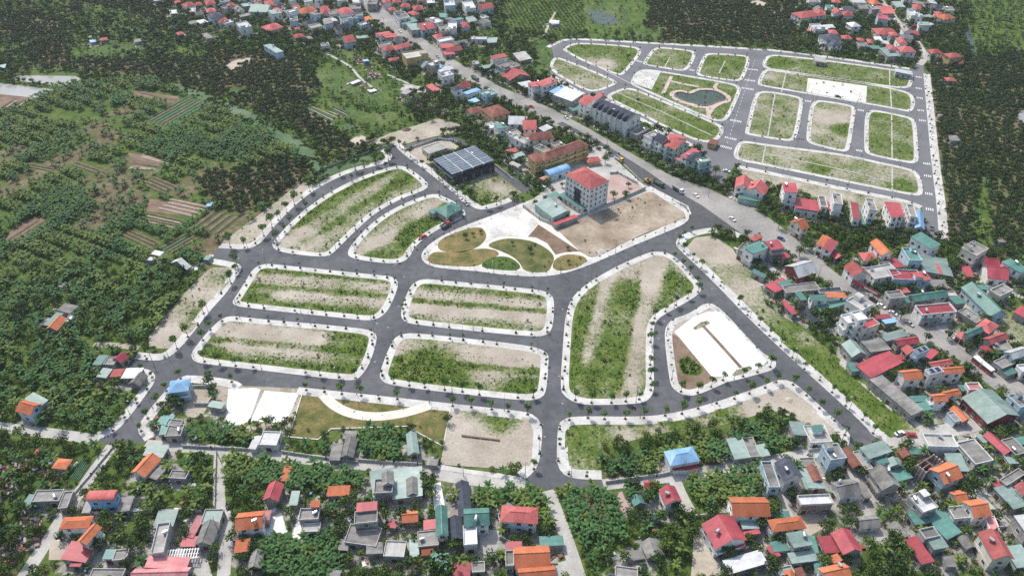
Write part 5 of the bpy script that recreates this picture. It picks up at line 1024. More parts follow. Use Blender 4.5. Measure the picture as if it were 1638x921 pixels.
def scatter(name, pts_, mats_protos, label, zoff=0.0):
    """one mass of plants that nobody could count: instances on points"""
    P = np.asarray(pts_, float)      # x y z scale rot idx
    me = bpy.data.meshes.new(name); me.from_pydata(P[:, :3].tolist(), [], [])
    me.attributes.new('sc', 'FLOAT', 'POINT').data.foreach_set('value', P[:, 3].astype(np.float32))
    me.attributes.new('rz', 'FLOAT', 'POINT').data.foreach_set('value', P[:, 4].astype(np.float32))
    me.attributes.new('ix', 'INT', 'POINT').data.foreach_set('value', P[:, 5].astype(np.int32))
    o = ob(name, me); tag(o, label, None, None, 'stuff')
    col = bpy.data.collections.new(name+'_kinds')
    for i, m in enumerate(mats_protos):
        q = bpy.data.objects.new(f'{name}_kind_{i:02d}', m); col.objects.link(q)
    g = bpy.data.node_groups.new(name, 'GeometryNodeTree'); g.interface.new_socket('Geometry', in_out='INPUT', socket_type='NodeSocketGeometry'); g.interface.new_socket('Geometry', in_out='OUTPUT', socket_type='NodeSocketGeometry')
    N = g.nodes; L = g.links; gi = N.new('NodeGroupInput'); go = N.new('NodeGroupOutput')
    ip = N.new('GeometryNodeInstanceOnPoints'); ci = N.new('GeometryNodeCollectionInfo'); ci.inputs[0].default_value = col; ci.inputs['Separate Children'].default_value = True; ci.inputs['Reset Children'].default_value = True
    def at(nm, ty):
        n = N.new('GeometryNodeInputNamedAttribute'); n.data_type = ty; n.inputs['Name'].default_value = nm
        return next(s for s in n.outputs if s.name == 'Attribute' and s.enabled)
    cx = N.new('ShaderNodeCombineXYZ'); L.new(at('rz', 'FLOAT'), cx.inputs[2])
    L.new(gi.outputs[0], ip.inputs['Points']); L.new(ci.outputs[0], ip.inputs['Instance']); ip.inputs['Pick Instance'].default_value = True
    L.new(at('ix', 'INT'), ip.inputs['Instance Index']); L.new(at('sc', 'FLOAT'), ip.inputs['Scale']); L.new(cx.outputs[0], ip.inputs['Rotation']); L.new(ip.outputs[0], go.inputs[0])
    o.modifiers.new('scatter', 'NODES').node_group = g
    return o
def joined(pair):                                # trunk and crown in one mesh for the masses
    a, b_ = pair; V = [tuple(v.co) for v in a.vertices]; F = [tuple(p.vertices) for p in a.polygons]; n = len(V)
    V += [tuple(v.co) for v in b_.vertices]; F += [tuple(i+n for i in p.vertices) for p in b_.polygons]
    return mesh(a.name+'_whole', V, F, [a.materials[0], b_.materials[0]], [0]*len(a.polygons)+[1]*len(b_.polygons))
def inview(P, m=25):
    d = np.stack([P[:, 0], P[:, 1], np.full(len(P), -CAM_H)], 1)
    zc = d[:, 1]*_c-d[:, 2]*_s; xc = d[:, 0]/zc*FPX+819; yv_ = d[:, 1]*_s+d[:, 2]*_c; yc = 460.5-yv_/zc*FPX
    return (xc > -m) & (xc < 1638+m) & (yc > -m) & (yc < 921+m+20)
def jgrid(step, kinds, prob=1.0, jit=.8, rowdir=None):
    sx, sy = step if hasattr(step, '__len__') else (step, step); step = min(sx, sy)
    X, Y = np.meshgrid(np.arange(RX0-300, RX1+300, sx), np.arange(RY0-500, RY1+500, sy))
    P = np.stack([X.ravel(), Y.ravel()], 1)
    if rowdir is not None:
        c_, s_ = math.cos(rowdir), math.sin(rowdir); ctr = np.array([0, 500]); P = (P-ctr)@np.array([[c_, s_], [-s_, c_]])+ctr
    P = P+(rng.random(P.shape)-.5)*step*jit
    P = P[inview(P, 60)]; P = P[(P[:, 1] > RY0+1) & (P[:, 1] < RY1-1) & (P[:, 0] > RX0+1) & (P[:, 0] < RX1-1)]; k = np.isin(look(REG, P), kinds) & ~look(BLOCK, P)
    P = P[k]; return P[rng.random(len(P)) < prob]
def proj(x, y, z=0):
    dz = z-CAM_H; zc = y*_c-dz*_s; return x/zc*FPX+819, 460.5-(y*_s+dz*_c)/zc*FPX
PLACES = [(1520,300,'right of the second estate, lower end'), (1510,180,'right of the second estate, upper end'), (1600,300,'deep in the right-hand orchard'), (1600,160,'at the right edge above'), (420,290,'in the bushy patch beside the crescent road'), (520,220,'on the near bank of the river orchard'), (400,150,'along the far river bank'), (100,640,'left of the west junction'), (40,720,'above the left graveyard'), (200,750,'behind the bright blue house'), (300,760,'in the lower left orchard garden'), (90,880,'beside the diagonal lane end'), (200,880,'beside the twin orange roofs at left'), (320,700,'below the blue-roofed house'), (410,760,'beside the straight lane'), (500,760,'below the dry lawn'), (610,710,'in the plot below the dry lawn'), (480,890,'at the bottom edge near the bright yard'), (620,880,'below the grey terraces'), (770,800,'beside the slate-roofed barn'), (850,810,'left of the south lane'), (940,820,'right of the south lane'), (1010,740,'left of the blue hipped roof'), (1130,700,'behind the blue hipped roof'), (1150,780,'in the plot beside the short lane'), (1010,880,'around the thatched hut'), (1080,880,'beside the sandy track'), (1230,690,'above the concrete house'), (1300,760,'beside the slate-roofed white house'), (1400,760,'below the teal roofs'), (1350,860,'in the bottom garden near crimson roofs'), (1470,880,'in the bottom right corner garden'), (1540,720,'in the right banana grove'), (1600,850,'at the lower right edge'), (1590,640,'by the long teal hall'), (1400,600,'behind the red courtyard roof'), (1280,500,'behind the sandy strip'), (1560,430,'beside the right-hand orchard'), (1400,400,'in the dark grove'), (700,250,'beside the ditch'), (870,260,'around the school')]
def plant_label(label, p, s, a, b):
    u, v = proj(p[0], p[1]); ph = min(PLACES, key=lambda q: (q[0]-u)**2+(q[1]-v)**2)[2]; t = (s-a)/(b-a)
    return ('small ' if t < .3 else 'tall ' if t > .72 else '')+label+' '+ph
def emit(P, pairs, name, parts, label, cat, group, stuff_name, stuff_label, smin, smax, nmax=300, ixf=None):
    sc = smin+(smax-smin)*rng.random(len(P)); rz = rng.random(len(P))*6.28; ix = rng.integers(0, len(pairs), len(P)) if ixf is None else ixf(P)
    d = np.hypot(P[:, 0], P[:, 1])+np.where(inview(P, -8), 0, 1e5); o = np.argsort(d)
    for i in o[:nmax]: tree_inst(name, pairs[ix[i]], parts, P[i, 0], P[i, 1], 0, rz[i], sc[i], plant_label(label, P[i], sc[i], smin, smax), cat, group)
    r_ = o[nmax:]
    if len(r_): scatter(stuff_name, np.stack([P[r_, 0], P[r_, 1], np.zeros(len(r_)), sc[r_], rz[r_], ix[r_]], 1), [joined(p) for p in pairs], stuff_label)
    return len(P)
cnt = {}
O1 = np.vstack([jgrid(3.8, [1], .96, .75, .5), jgrid(5.2, [10], .55, .8)]); o_n = fbm(O1[:, 0]+50, O1[:, 1], 35); O1 = O1[(o_n > .3) | (rng.random(len(O1)) < .45)]
cnt['orch'] = emit(O1, ORCH, 'orchard_tree', ('trunk', 'crown'), 'dark rounded orchard tree', 'tree', 'dark orchard trees', 'orchard_foliage', 'dark mass of rounded orchard trees', .65, 1.1, 300)
bp0 = jgrid((2.2, 3.5), [2], .96, .3, math.atan2(D2[1], D2[0])); pc = plot_class(bp0); field = bp0[:, 1] > 305
dens = np.where(field, np.where(pc[0] < .07, .3, np.where(pc[0] < .22, .7, 1.0)), 1.0)
alt = np.floor((bp0@D1)/3.5).astype(int) % 3 == 0   # every third row left open in some plots
bp0 = bp0[(rng.random(len(bp0)) < dens) & ((pc[2] > .8) | ~field) & ~(alt & field & (pc[1] > .45))]
B1 = np.vstack([bp0, jgrid(3.0, [7], .55, .9), jgrid(3.6, [8], .3), jgrid(4.5, [3], .22, .9), jgrid(3.4, [6, 10], .14)])
B1 = B1[fbm(B1[:, 0], B1[:, 1], 40) > .22]
cnt['ban'] = emit(B1, BANA, 'banana_plant', ('stem', 'leaves'), 'broad-leaved banana plant', 'plant', 'banana plants beside the bottom lanes', 'banana_foliage', 'dense mass of broad-leaved banana plants', .8, 1.3, 300, lambda P: np.where(rng.random(len(P)) < .82, np.where(plot_class(P)[1] < .62, 0, 4), np.where(rng.random(len(P)) < .5, 0, 4))+rng.integers(0, 4, len(P)))
g1 = jgrid(4.1, [3], .72, .9); g1 = g1[fbm(g1[:, 0]+7, g1[:, 1]+3, 28) > .33]
G1 = np.vstack([g1, jgrid(4.0, [9], .97), jgrid(5.5, [10], .4), jgrid(9, [1], .1), jgrid(6.0, [7], .5), jgrid(4.6, [8], .5)])
cnt['gard'] = emit(G1, GARD, 'garden_tree', ('trunk', 'crown'), 'leafy green garden tree', 'tree', 'village garden trees', 'garden_foliage', 'green trees between the far village houses', .55, 1.2)
S1 = np.vstack([jgrid(2.6, [6, 10], .3), jgrid(2.8, [3, 7], .5), jgrid(2.4, [8], .6), jgrid(3.6, [5], .9, .25, .2), jgrid(6, [4], .25)])
sc = .4+.6*rng.random(len(S1))
scatter('shrub_undergrowth', np.stack([S1[:, 0], S1[:, 1], np.zeros(len(S1)), sc, rng.random(len(S1))*6.28, rng.integers(0, 4, len(S1))], 1), [joined(p) for p in PALE], 'pale green shrubs and undergrowth between the trees')
cnt['shrub'] = len(S1); _SCREEN = 0
# water plants on the river
RV = gp("262,128 300,138 352,156 386,172 420,187 452,208 488,227 512,255 520,272 505,281 494,272 484,250 455,232 430,216 400,198 375,184 340,169 300,152 262,134"); rp = RV.min(0)+rng.random((9000, 2))*(RV.max(0)-RV.min(0)); rp = rp[inside(RV, rp[:, 0], rp[:, 1])]; rp = rp[fbm(rp[:, 0], rp[:, 1], 14) > .47][:1500]
scatter('water_plants', np.stack([rp[:, 0], rp[:, 1], np.full(len(rp), .06), .8+.9*rng.random(len(rp)), rng.random(len(rp))*6.28, rng.integers(0, 3, len(rp))], 1), [tuft_mesh(600+i, L_PALE, 14, .4, .9) for i in range(3)], 'green floating plants covering the river')
# taller weeds and bushes standing singly on the plots
T = np.array(TUFTS); big_ = T[rng.random(len(T)) < .035]; cnt['bush'] = len(big_)
scatter('plot_bushes', np.stack([big_[:, 0], big_[:, 1], big_[:, 2], .22+.28*rng.random(len(big_)), rng.random(len(big_))*6.28, rng.integers(0, 4, len(big_))], 1), [joined(p) for p in PALE], 'low bushes on the empty building plots')
# weeds on the plots
T = np.array(TUFTS); cnt['tufts'] = len(T)
scatter('weeds', np.stack([T[:, 0], T[:, 1], T[:, 2], T[:, 3]*.72, rng.random(len(T))*6.28, T[:, 4]], 1), [tuft_mesh(200+i, L_WEED) for i in range(4)], 'tufts of weeds on the empty building plots')
D_ = np.array(ROWDOTS)
scatter('weed_rows', np.stack([D_[:, 0], D_[:, 1], np.full(len(D_), .1), .4+.4*rng.random(len(D_)), rng.random(len(D_))*6.28, rng.integers(0, 4, len(D_))], 1), [tuft_mesh(300+i, L_WEED, 10, .5, .6) for i in range(4)], 'rows of little plants on the sandy plots')
print('COUNTS', cnt, 'houses', len(HOUSES))
# ------------------------------------------------------------------ street trees and saplings in their pits
pit_soil = surf('pit_soil', [(.035,.03,.02),(.06,.05,.035)], 2, .95)
b = MB(); b.box(-.6, .6, -.6, .6, -.05, .04, 0)
for q in ((-.72, .72, -.72, -.6), (-.72, .72, .6, .72), (-.72, -.6, -.6, .6), (.6, .72, -.6, .6)): b.box(*q, -.05, .09, 1)
PIT = b.me('tree_pit', pit_soil, kerbstone)
SHRUB = crown(46, .5, .4, .35, .2, surf('pit_shrub', [(.03,.06,.018),(.07,.11,.03)], 3, .8), 400, 4, 'low_shrub')
SAP = [(crown(80, .6, .65, 2.0, .2, L_STREET, 410+i, 3), MB().cyl((0, 0, 0), (.03, 0, 2.2), .045, .03, 5).me('trunk', bark)) for i in range(3)]
BPHR = ['upper left of the four long plots', 'lower left of the four long plots', 'upper right of the four long plots', 'lower right of the four long plots', 'large bent plot', 'outer crescent plot', 'inner crescent plot',
        'grassy corner plot of the second estate', 'strip plot of the second estate by the houses', 'first small plot of the second estate', 'second small plot of the second estate', 'long diagonal plot of the second estate', 'upright plot beside the second estate avenue', 'middle upright plot of the second estate', 'right upright plot of the second estate', 'long top plot of the second estate', 'paved-square plot of the second estate', 'bottom strip plot of the second estate', 'pond park of the second estate', 'round-lawn park', 'white-slab plot']
OPHR = ['west road', 'crescent road', 'road beside the dark steel shed', 'south-east road', 'south-east bend', 'sand lot and dry lawn', 'blue-roofed house compound', 'south-west exit', 'far edge of the second estate', 'right-hand avenue of the second estate', 'lower road of the second estate', 'back road of the second estate']
OBIG = [1.0, 1.15, .9, .75, .85, .8, .8, .6, 0, 0, 0, 0]
nst = [0, 0]; SAPX = []
def proj(x, y, z=0):
    dz = z-CAM_H; zc = y*_c-dz*_s; return x/zc*FPX+819, 460.5-(y*_s+dz*_c)/zc*FPX
def street_tree(x, y, big, phr, est2):
    u, v = proj(x, y)
    if not (-5 < u < 1643 and -5 < v < 925) or random.random() < .1: return
    x += random.gauss(0, .5); y += random.gauss(0, .3)
    if big > .5 and nst[0] < 300:
        nst[0] += 1; s = big*(1.2+.65*random.random())
        R = ob('street_tree', None, None, (x, y, .13), random.random()*6); tag(R, f'leafy street tree beside the {phr}', 'tree', f'street trees along the {phr}')
        p = random.choice(STRT); ob('trunk', p[1], R, sc=s); ob('crown', p[0], R, sc=s); ob('tree_pit', PIT, R)
    elif nst[1] < 300:
        nst[1] += 1; s = .5+1.0*random.random()
        R = ob('street_sapling', None, None, (x, y, .13), random.random()*6); tag(R, f'thin sapling in a pit round the {phr}', 'sapling', f'saplings round the {phr}')
        p = random.choice(SAP); ob('trunk', p[1], R, sc=s); ob('crown', p[0], R, sc=s); ob('tree_pit', PIT, R); ob('low_shrub', SHRUB, R, sc=.8+.6*random.random())
    else: SAPX.append((x, y, .13, .7+.6*random.random(), random.random()*6, random.randrange(3)))
LAMPP = []
for k, (P, sg) in enumerate(OUTER):
    N_ = normals(P, False); est2 = k >= 8
    for i in range(3, len(P)-2, 4 if not est2 else 6):
        q = P[i]+N_[i]*1.2
        street_tree(q[0], q[1], OBIG[k]*(1 if random.random() < .8 else .3), OPHR[k], est2)
    for i in range(8, len(P)-4, 16):
        q = P[i]+N_[i]*.7; LAMPP.append((q, -N_[i], OPHR[k]))
for k, P in enumerate(BLK):
    est2 = 7 <= k <= 18; P = resample(P, 3.9 if not est2 else 5.6); N_ = normals(P)
    for i in range(0, len(P), 2):
        q = P[i]+N_[i]*1.2; u, v = proj(*q)
        # larger trees on the south and west sides, thin saplings elsewhere
        bg_ = 0
        if not est2:
            if k in (1, 3) and N_[i][1] > .6: bg_ = .85
            elif k == 4 and (N_[i][1] > .6 or N_[i][0] < -.6): bg_ = .8
            elif k == 1 and N_[i][0] > .5: bg_ = .8
            elif k == 5 and (N_[i][0] > .4 and N_[i][1] < .2 or N_[i][0]*.7-N_[i][1]*.7 > .6): bg_ = .75 if random.random() < .5 else 0
            elif k == 20 and N_[i][1] > .5: bg_ = .8
            elif k == 20: bg_ = .45
        street_tree(q[0], q[1], bg_, BPHR[k], est2)
    P = resample(P, 7); N_ = normals(P)
    for i in range(1, len(P), 5):
        q = P[i]+N_[i]*.6; LAMPP.append((q, -N_[i], BPHR[k]))
if SAPX: scatter('sapling_foliage', np.array(SAPX), [joined(p) for p in SAP], 'thin saplings along the far pavements')
# street lamps
lampm = surf('lamp_metal', [(.16,.17,.17),(.24,.25,.25)], 2, .5, metal=.3)
LP = MB().cyl((0, 0, 0), (0, 0, 8.2), .11, .06, 6).box(-.2, .2, -.2, .2, 0, .3).me('pole', lampm); LA = MB().cyl((0, 0, 8.0), (1.8, 0, 8.6), .06, .05, 5).me('arm', lampm)
LH = MB().box(1.6, 2.4, -.16, .16, 8.52, 8.66).me('lamp_head', surf('lamp_head', [(.3,.3,.3),(.5,.5,.5)], 2, .4))
for q, nn, ph in LAMPP:
    u, v = proj(*q)
    if -5 < u < 1643 and -5 < v < 925:
        R = ob('street_lamp', None, None, (q[0], q[1], .13), math.atan2(nn[1], nn[0])); tag(R, f'slim grey street lamp beside the {ph}', 'street lamp', f'street lamps of the {ph}')
        ob('pole', LP, R); ob('arm', LA, R); ob('lamp_head', LH, R)
# utility poles
pm = surf('pole_concrete', [(.34,.33,.31),(.45,.44,.42)], 1, .9)
UP = MB().cyl((0, 0, 0), (0, 0, 9), .17, .1, 7).me('pole', pm); UA = MB().box(-.9, .9, -.06, .06, 8.3, 8.42).me('cross_arm', pm); UI = MB().cyl((0, 0, 8.42), (0, 0, 8.65), .07, .05, 6).me('insulator', surf('porcelain', [(.2,.1,.07),(.3,.2,.15)], 2, .3))
for i, (u, v, ph) in enumerate(((246,583,'by the west junction'), (851,306,'where the back road ends'), (825,332,'at the corner of the white slab'), (1345,708,'at the south-east exit'), (742,770,'beside the lower pavement'), (840,762,'at the south road mouth'), (352,735,'at the straight lane top'), (350,850,'on the straight lane'), (1370,520,'beside the crimson shed'), (1308,445,'beside the gabled hall'),
              (1133,315,'on the highway edge'), (970,240,'beside the school drive'), (800,150,'beside the far highway'), (720,120,'beside the far highway bend'), (1093,755,'by the blue-roofed house'), (1600,770,'on the right side lane'), (1618,800,'low on the right side lane'), (1430,520,'beside the jutting blue roof'), (1560,600,'beside the bus'), (615,45,'near the big highway tree'), (785,205,'behind the cream villa'), (719,210,'by the ditch bend'))):
    x, y = G(u, v); R = ob('utility_pole', None, None, (x, y, 0), i*.7); tag(R, f'concrete utility pole {ph}', 'pole', 'utility poles')
    ob('pole', UP, R); ob('cross_arm', UA, R)
    for s_ in (-.8, 0, .8): ob('insulator', UI, R, (s_, 0, 0))
# single trees the photograph shows apart
for u, v, s_, ph in ((981,318,1.0,'in the tiled yard beside the office block'), (1000,318,1.0,'in the tiled yard farther from the office block'), (968,262,1.1,'beside the school drive'), (1041,256,.9,'before the row of tall houses, first from the villa terrace'), (1088,276,1.1,'between the white car and tall houses'), (1067,268,.8,'small, before the tall houses'), (1106,290,1.0,'left of the corner house'), (1117,294,1.0,'before the corner house'),
                  (1138,296,1.0,'right before the corner house'), (1144,280,1.2,'behind the corner house'), (1170,303,.8,'beside the red-roofed roadside building'), (899,300,.7,'behind the office block'), (884,310,.7,'left behind the office block'), (872,322,.7,'beside the pale green shed'), (856,330,.8,'at the corner of the office compound'), (598,52,2.1,'huge, beside the far highway'), (707,925,2.4,'huge, at the bottom edge'),
                  (849,404,.7,'in the round lawn'), (745,382,.7,'in the dry lawn by the white slab'), (757,378,.5,'small, in the dry lawn'), (769,374,.5,'in the dry lawn at the slab edge'), (909,422,.5,'in the oval lawn'), (820,392,.5,'at the top of the round lawn'), (908,400,.5,'in the brown soil strip'), (885,265,.8,'before the school'), (905,250,.8,'beside the school stairs'), (1005,300,.7,'at the yard wall'),
                  (520,698,.6,'in the dry lawn corner'), (640,700,.5,'in the banana corner'), (1020,165,.7,'on the long diagonal plot'), (1004,96,.9,'on the grassy corner plot'), (1395,430,1.3,'in the dark grove'), (1370,380,1.2,'in the grove below tall houses'), (1400,375,1.2,'at the grove edge'), (1425,392,1.2,'in the grove by the lane'), (1345,385,1.2,'at the left of the grove'), (1440,510,1.2,'beside the parked cars'), (1480,545,.9,'beside the dark red roofs'), (1515,542,1.0,'beside the roadside court'), (1288,398,1.3,'beside the orange villa'), (1245,365,1.3,'at the highway bend'), (1262,360,1.2,'before the crimson shed roof'), (1278,410,1.2,'behind the orange villa')):
    x, y = G(u, v); p = random.choice(GARD); tree_inst('broadleaf_tree', p, ('trunk', 'crown'), x, y, 0, random.random()*6, s_, f'broadleaf tree {ph}', 'tree', 'single trees')
# cypresses by the highway
CYP = [(crown(200, .7, 3.2, 4.2, .3, L_ORCH, 500+i, 3), MB().cyl((0, 0, 0), (0, 0, 2), .12, .1, 6).me('trunk', bark)) for i in range(2)]
for i in range(9):
    x, y = G(797+i*4.2, 172+i*1.2); tree_inst('cypress_tree', CYP[i % 2], ('trunk', 'crown'), x, y, 0, i, .8+.3*random.random(), f'{ORD[i]+(" from left" if i else "")} narrow dark cypress of the row beside the highway', 'tree', 'cypress row')
# ------------------------------------------------------------------ vehicles
def paint_m(n, c): return surf('paint_'+n, [c, tuple(min(1, x*1.15) for x in c)], .3, .3, spec=.5)
tyre = surf('tyre', [(.015,.015,.015),(.03,.03,.03)], 2, .9); cglass = surf('car_glass', [(.015,.02,.025),(.04,.05,.06)], 1, .1, spec=.6); lampw = surf('headlamp', [(.7,.7,.68),(.8,.8,.78)], 1, .2); lampr = surf('tail_lamp', [(.4,.02,.02),(.5,.04,.03)], 1, .3)
PC = {'white': (.72,.72,.71), 'silver': (.4,.41,.42), 'black': (.02,.02,.022), 'blue': (.05,.1,.25), 'red': (.4,.03,.03), 'grey': (.14,.15,.16), 'yellow': (.6,.36,.04), 'green': (.05,.12,.08)}
def wheels(R, xs, y, r_, w_=.24):
    for x in xs:
        for s_ in (-1, 1):
            W_ = MB().cyl((x, s_*y-w_/2, r_), (x, s_*y+w_/2, r_), r_, n=12).ob('wheel', tyre, R)
            MB().cyl((x, s_*(y+w_/2), r_), (x, s_*(y+w_/2+.015), r_), r_*.55, n=10).ob('rim', steel, W_)
def taper(V0, V1):   # loft between two rectangles given as (x0,x1,y,z)
    V = [(V0[0],-V0[2],V0[3]),(V0[1],-V0[2],V0[3]),(V0[1],V0[2],V0[3]),(V0[0],V0[2],V0[3]),(V1[0],-V1[2],V1[3]),(V1[1],-V1[2],V1[3]),(V1[1],V1[2],V1[3]),(V1[0],V1[2],V1[3])]
    return V, [(0,3,2,1),(4,5,6,7),(0,1,5,4),(1,2,6,5),(2,3,7,6),(3,0,4,7)]
def place(u, v, u2, v2):
    a = np.array(G(u, v)); b_ = np.array(G(u2, v2)); d = b_-a; return a, math.atan2(d[1], d[0])
def car(u, v, u2, v2, c, label, suv=False):
    a, rz = place(u, v, u2, v2); R = tag(ob('car', None, None, (a[0], a[1], .06), rz), label, 'car', 'cars'); m = paint_m(c, PC[c]); k = 1.12 if suv else 1
    b = MB()
    b.prism([(-2.2,.35),(2.2,.35),(2.25,.6),(2.1,.78*k),(1.1,.88*k),(-1.5,.92*k),(-2.15,.88*k),(-2.25,.6)], -.86, .86); b.ob('body', m, R)
    V_, F_ = taper((-1.6, 1.1, .8, .9*k), (-1.1, .35, .64, 1.42*k)); MB().add(V_, F_).ob('window_band', cglass, R)
    MB().box(-1.08, .33, -.63, .63, 1.42*k, 1.48*k).ob('cabin_roof', m, R)
    wheels(R, (-1.35, 1.35), .76, .33)
    for s_ in (-1, 1):
        MB().box(2.12, 2.26, s_*.62-.16, s_*.62+.16, .58, .74).ob('headlight', lampw, R); MB().box(-2.27, -2.16, s_*.62-.16, s_*.62+.16, .62, .8).ob('tail_light', lampr, R)
    return R
def truck(u, v, u2, v2, c, bed, label, tank=False, L=8.0):
    a, rz = place(u, v, u2, v2); R = tag(ob('truck', None, None, (a[0], a[1], .06), rz), label, 'truck', 'trucks'); m = paint_m(c, PC[c]); mb = paint_m(bed, PC[bed]); x1 = L/2
    MB().box(-x1, x1-.2, -.5, .5, .6, .9).ob('chassis', tyre, R)
    MB().prism([(x1-2.1,.7),(x1,.7),(x1,1.7),(x1-.35,2.6),(x1-2.1,2.7)], -1.15, 1.15).ob('cab', m, R)
    MB().prism([(x1+.01,1.7),(x1+.03,1.72),(x1-.3,2.52),(x1-.33,2.5)], -1.0, 1.0).ob('windscreen', cglass, R)
    for s_ in (-1, 1): MB().box(x1-1.6, x1-.5, s_*1.16-.02, s_*1.16+.02, 1.7, 2.4).ob('side_window', cglass, R); MB().box(x1-.02, x1+.06, s_*.85-.2, s_*.85+.2, .85, 1.1).ob('headlight', lampw, R)
    if tank: MB().cyl((-x1+.1, 0, 1.95), (x1-2.4, 0, 1.75), 1.0, 1.1, 14).ob('tank', mb, R)
    else:
        b = MB(); b.box(-x1, x1-2.4, -1.2, 1.2, .95, 1.1); t = .1
        for q in ((-x1, x1-2.4, -1.2, -1.1), (-x1, x1-2.4, 1.1, 1.2), (-x1, -x1+t, -1.1, 1.1), (x1-2.4-t, x1-2.4, -1.1, 1.1)): b.box(*q, 1.1, 2.3)
        b.ob('cargo_bed', mb, R); MB().box(-x1+.12, x1-2.52, -1.08, 1.08, 1.1, 1.7).ob('load', surf('load', [(.1,.09,.08),(.16,.14,.12)], 1, .95), R)
    wheels(R, (x1-1.2, -x1+1.2, -x1+2.5), .95, .48, .35)
def bus(u, v, u2, v2, label):
    a, rz = place(u, v, u2, v2); R = tag(ob('bus', None, None, (a[0], a[1], .06), rz), label, 'bus')
    MB().prism([(-5,.4),(5,.4),(5.05,1.4),(-5,1.4)], -1.22, 1.22).ob('lower_body', paint_m('red', PC['red']), R); MB().box(-4.95, 4.95, -1.2, 1.2, 1.401, 2.5).ob('window_band', cglass, R)
    MB().prism([(-5,2.501),(5,2.501),(4.85,2.95),(-4.9,3.0)], -1.22, 1.22).ob('roof', paint_m('white', PC['white']), R); MB().box(-1.2, 1.2, -.6, .6, 2.96, 3.15).ob('roof_unit', paint_m('white', PC['white']), R); wheels(R, (3.3, -3.0), 1.06, .48, .3)
    for s_ in (-1, 1): MB().box(5.0, 5.1, s_*.8-.2, s_*.8+.2, .7, .95).ob('headlight', lampw, R)
def excavator(u, v, u2, v2, label):
    a, rz = place(u, v, u2, v2); R = tag(ob('excavator', None, None, (a[0], a[1], .06), rz), label, 'excavator'); m = paint_m('yellow', PC['yellow'])
    for s_ in (-1, 1): MB().prism([(-1.9,.35),(-1.5,0),(1.5,0),(1.9,.35),(1.5,.8),(-1.5,.8)], s_*1.05-.25, s_*1.05+.25).ob('track', tyre, R)
    MB().box(-1.8, 1.2, -1.15, 1.15, .95, 2.0).ob('body', m, R); MB().box(-.2, 1.25, -1.1, -.1, 2.001, 3.0).ob('cab', cglass, R)
    MB().cyl((1.0, .35, 1.8), (3.2, .35, 4.0), .22, .18, 6).ob('boom', m, R); MB().cyl((3.2, .35, 4.0), (4.6, .35, 1.8), .16, .13, 6).ob('arm', m, R); MB().prism([(4.3,1.8),(4.9,1.7),(4.8,1.0),(4.2,.9)], 0, .8).ob('bucket', tyre, R)
CARS = [(1071,275,1077,279,'white','white saloon parked before the tall roadside houses'), (1007,238,1013,242,'silver','silver car parked beside the far roadside trees'), (1113,314,1119,319,'white','white car driving past the big highway crossing'), (1171,352,1178,357,'white','white car on the dusty highway beside the crossing'), (1162,275,1167,276,'white','white car at the second estate entrance'),
        (738,321,743,325,'white','white car parked beside the dark steel shed, rear one'), (745,327,750,331,'silver','silver car parked beside the dark steel shed, front one'), (1467,377,1472,379,'white','white car below the blue gabled hall'), (1490,366,1491,373,'grey','dark grey car beside the blue gabled hall'), (1249,383,1255,386,'blue','dark blue car at the highway bend'),
        (1396,481,1402,485,'black','black car parked at the roadside shops'), (1409,491,1415,494,'white','white car parked behind the black one'), (1428,502,1434,505,'white','white car parked next to the roadside tree'), (1454,519,1460,523,'silver','silver car parked near the jutting blue roof'), (1438,694,1444,692,'white','white car at the south-east exit'), (1457,697,1464,697,'red','dark red car at the south-east exit'),
        (1340,156,1345,157,'black','black car beside the paved square'), (720,107,724,110,'white','white car on the far highway'), (677,380,682,377,'red','red car beside the inner crescent plot'), (640,52,645,56,'white','small white car high on the far highway'), (905,190,910,193,'white','white car before the slate terrace'), (1545,592,1550,596,'grey','grey car parked behind the bus'), (700,92,704,95,'silver','silver car on the far highway bend'), (850,172,855,174,'red','red car before the white roadside hall')]
for q in CARS: car(*q[:5], q[5], suv=random.random() < .4)
truck(1053,296,1060,300,'green','grey','dark dump truck on the new highway lane'); truck(1084,306,1091,310,'white','grey','white truck with a grey tank on the highway', True); truck(760,128,767,132,'grey','grey','grey truck on the far highway'); truck(990,257,997,261,'yellow','white','yellow and white truck beside the school', L=7); truck(713,363,719,359,'red','grey','small red truck beside the inner crescent plot', L=6)
excavator(1036,292,1042,296,'yellow excavator at the edge of the new highway lane'); bus(1570,588,1580,596,'white and red bus on the highway at right')
# tombs of the two graveyards
TW = [surf('tomb_pink', [(.4,.2,.17),(.52,.3,.26)], .8, .8, rnd=.25), surf('tomb_grey', [(.3,.29,.28),(.45,.44,.42)], .8, .85, rnd=.25), surf('tomb_white', [(.4,.39,.37),(.52,.5,.47)], .8, .8, rnd=.2), surf('tomb_red', [(.3,.12,.09),(.4,.17,.13)], .8, .8, rnd=.2)]
TB = []
for i in range(4):
    TB.append((MB().box(-1.0, 1.0, -1.5, 1.5, 0, .35).box(-.8, .8, -1.3, 1.0, .35, .8).me('plinth', TW[i]), MB().box(-.7, .7, 1.0, 1.3, .352, 2.0).me('headstone', TW[(i+1) % 4]), MB().add([(-.95,.75,1.95),(.95,.75,1.95),(.95,1.55,1.95),(-.95,1.55,1.95),(-.95,1.15,2.5),(.95,1.15,2.5)], [(0,1,5,4),(2,3,4,5),(1,2,5),(3,0,4),(0,3,2,1)]).me('roof', TW[(i+2) % 4])))
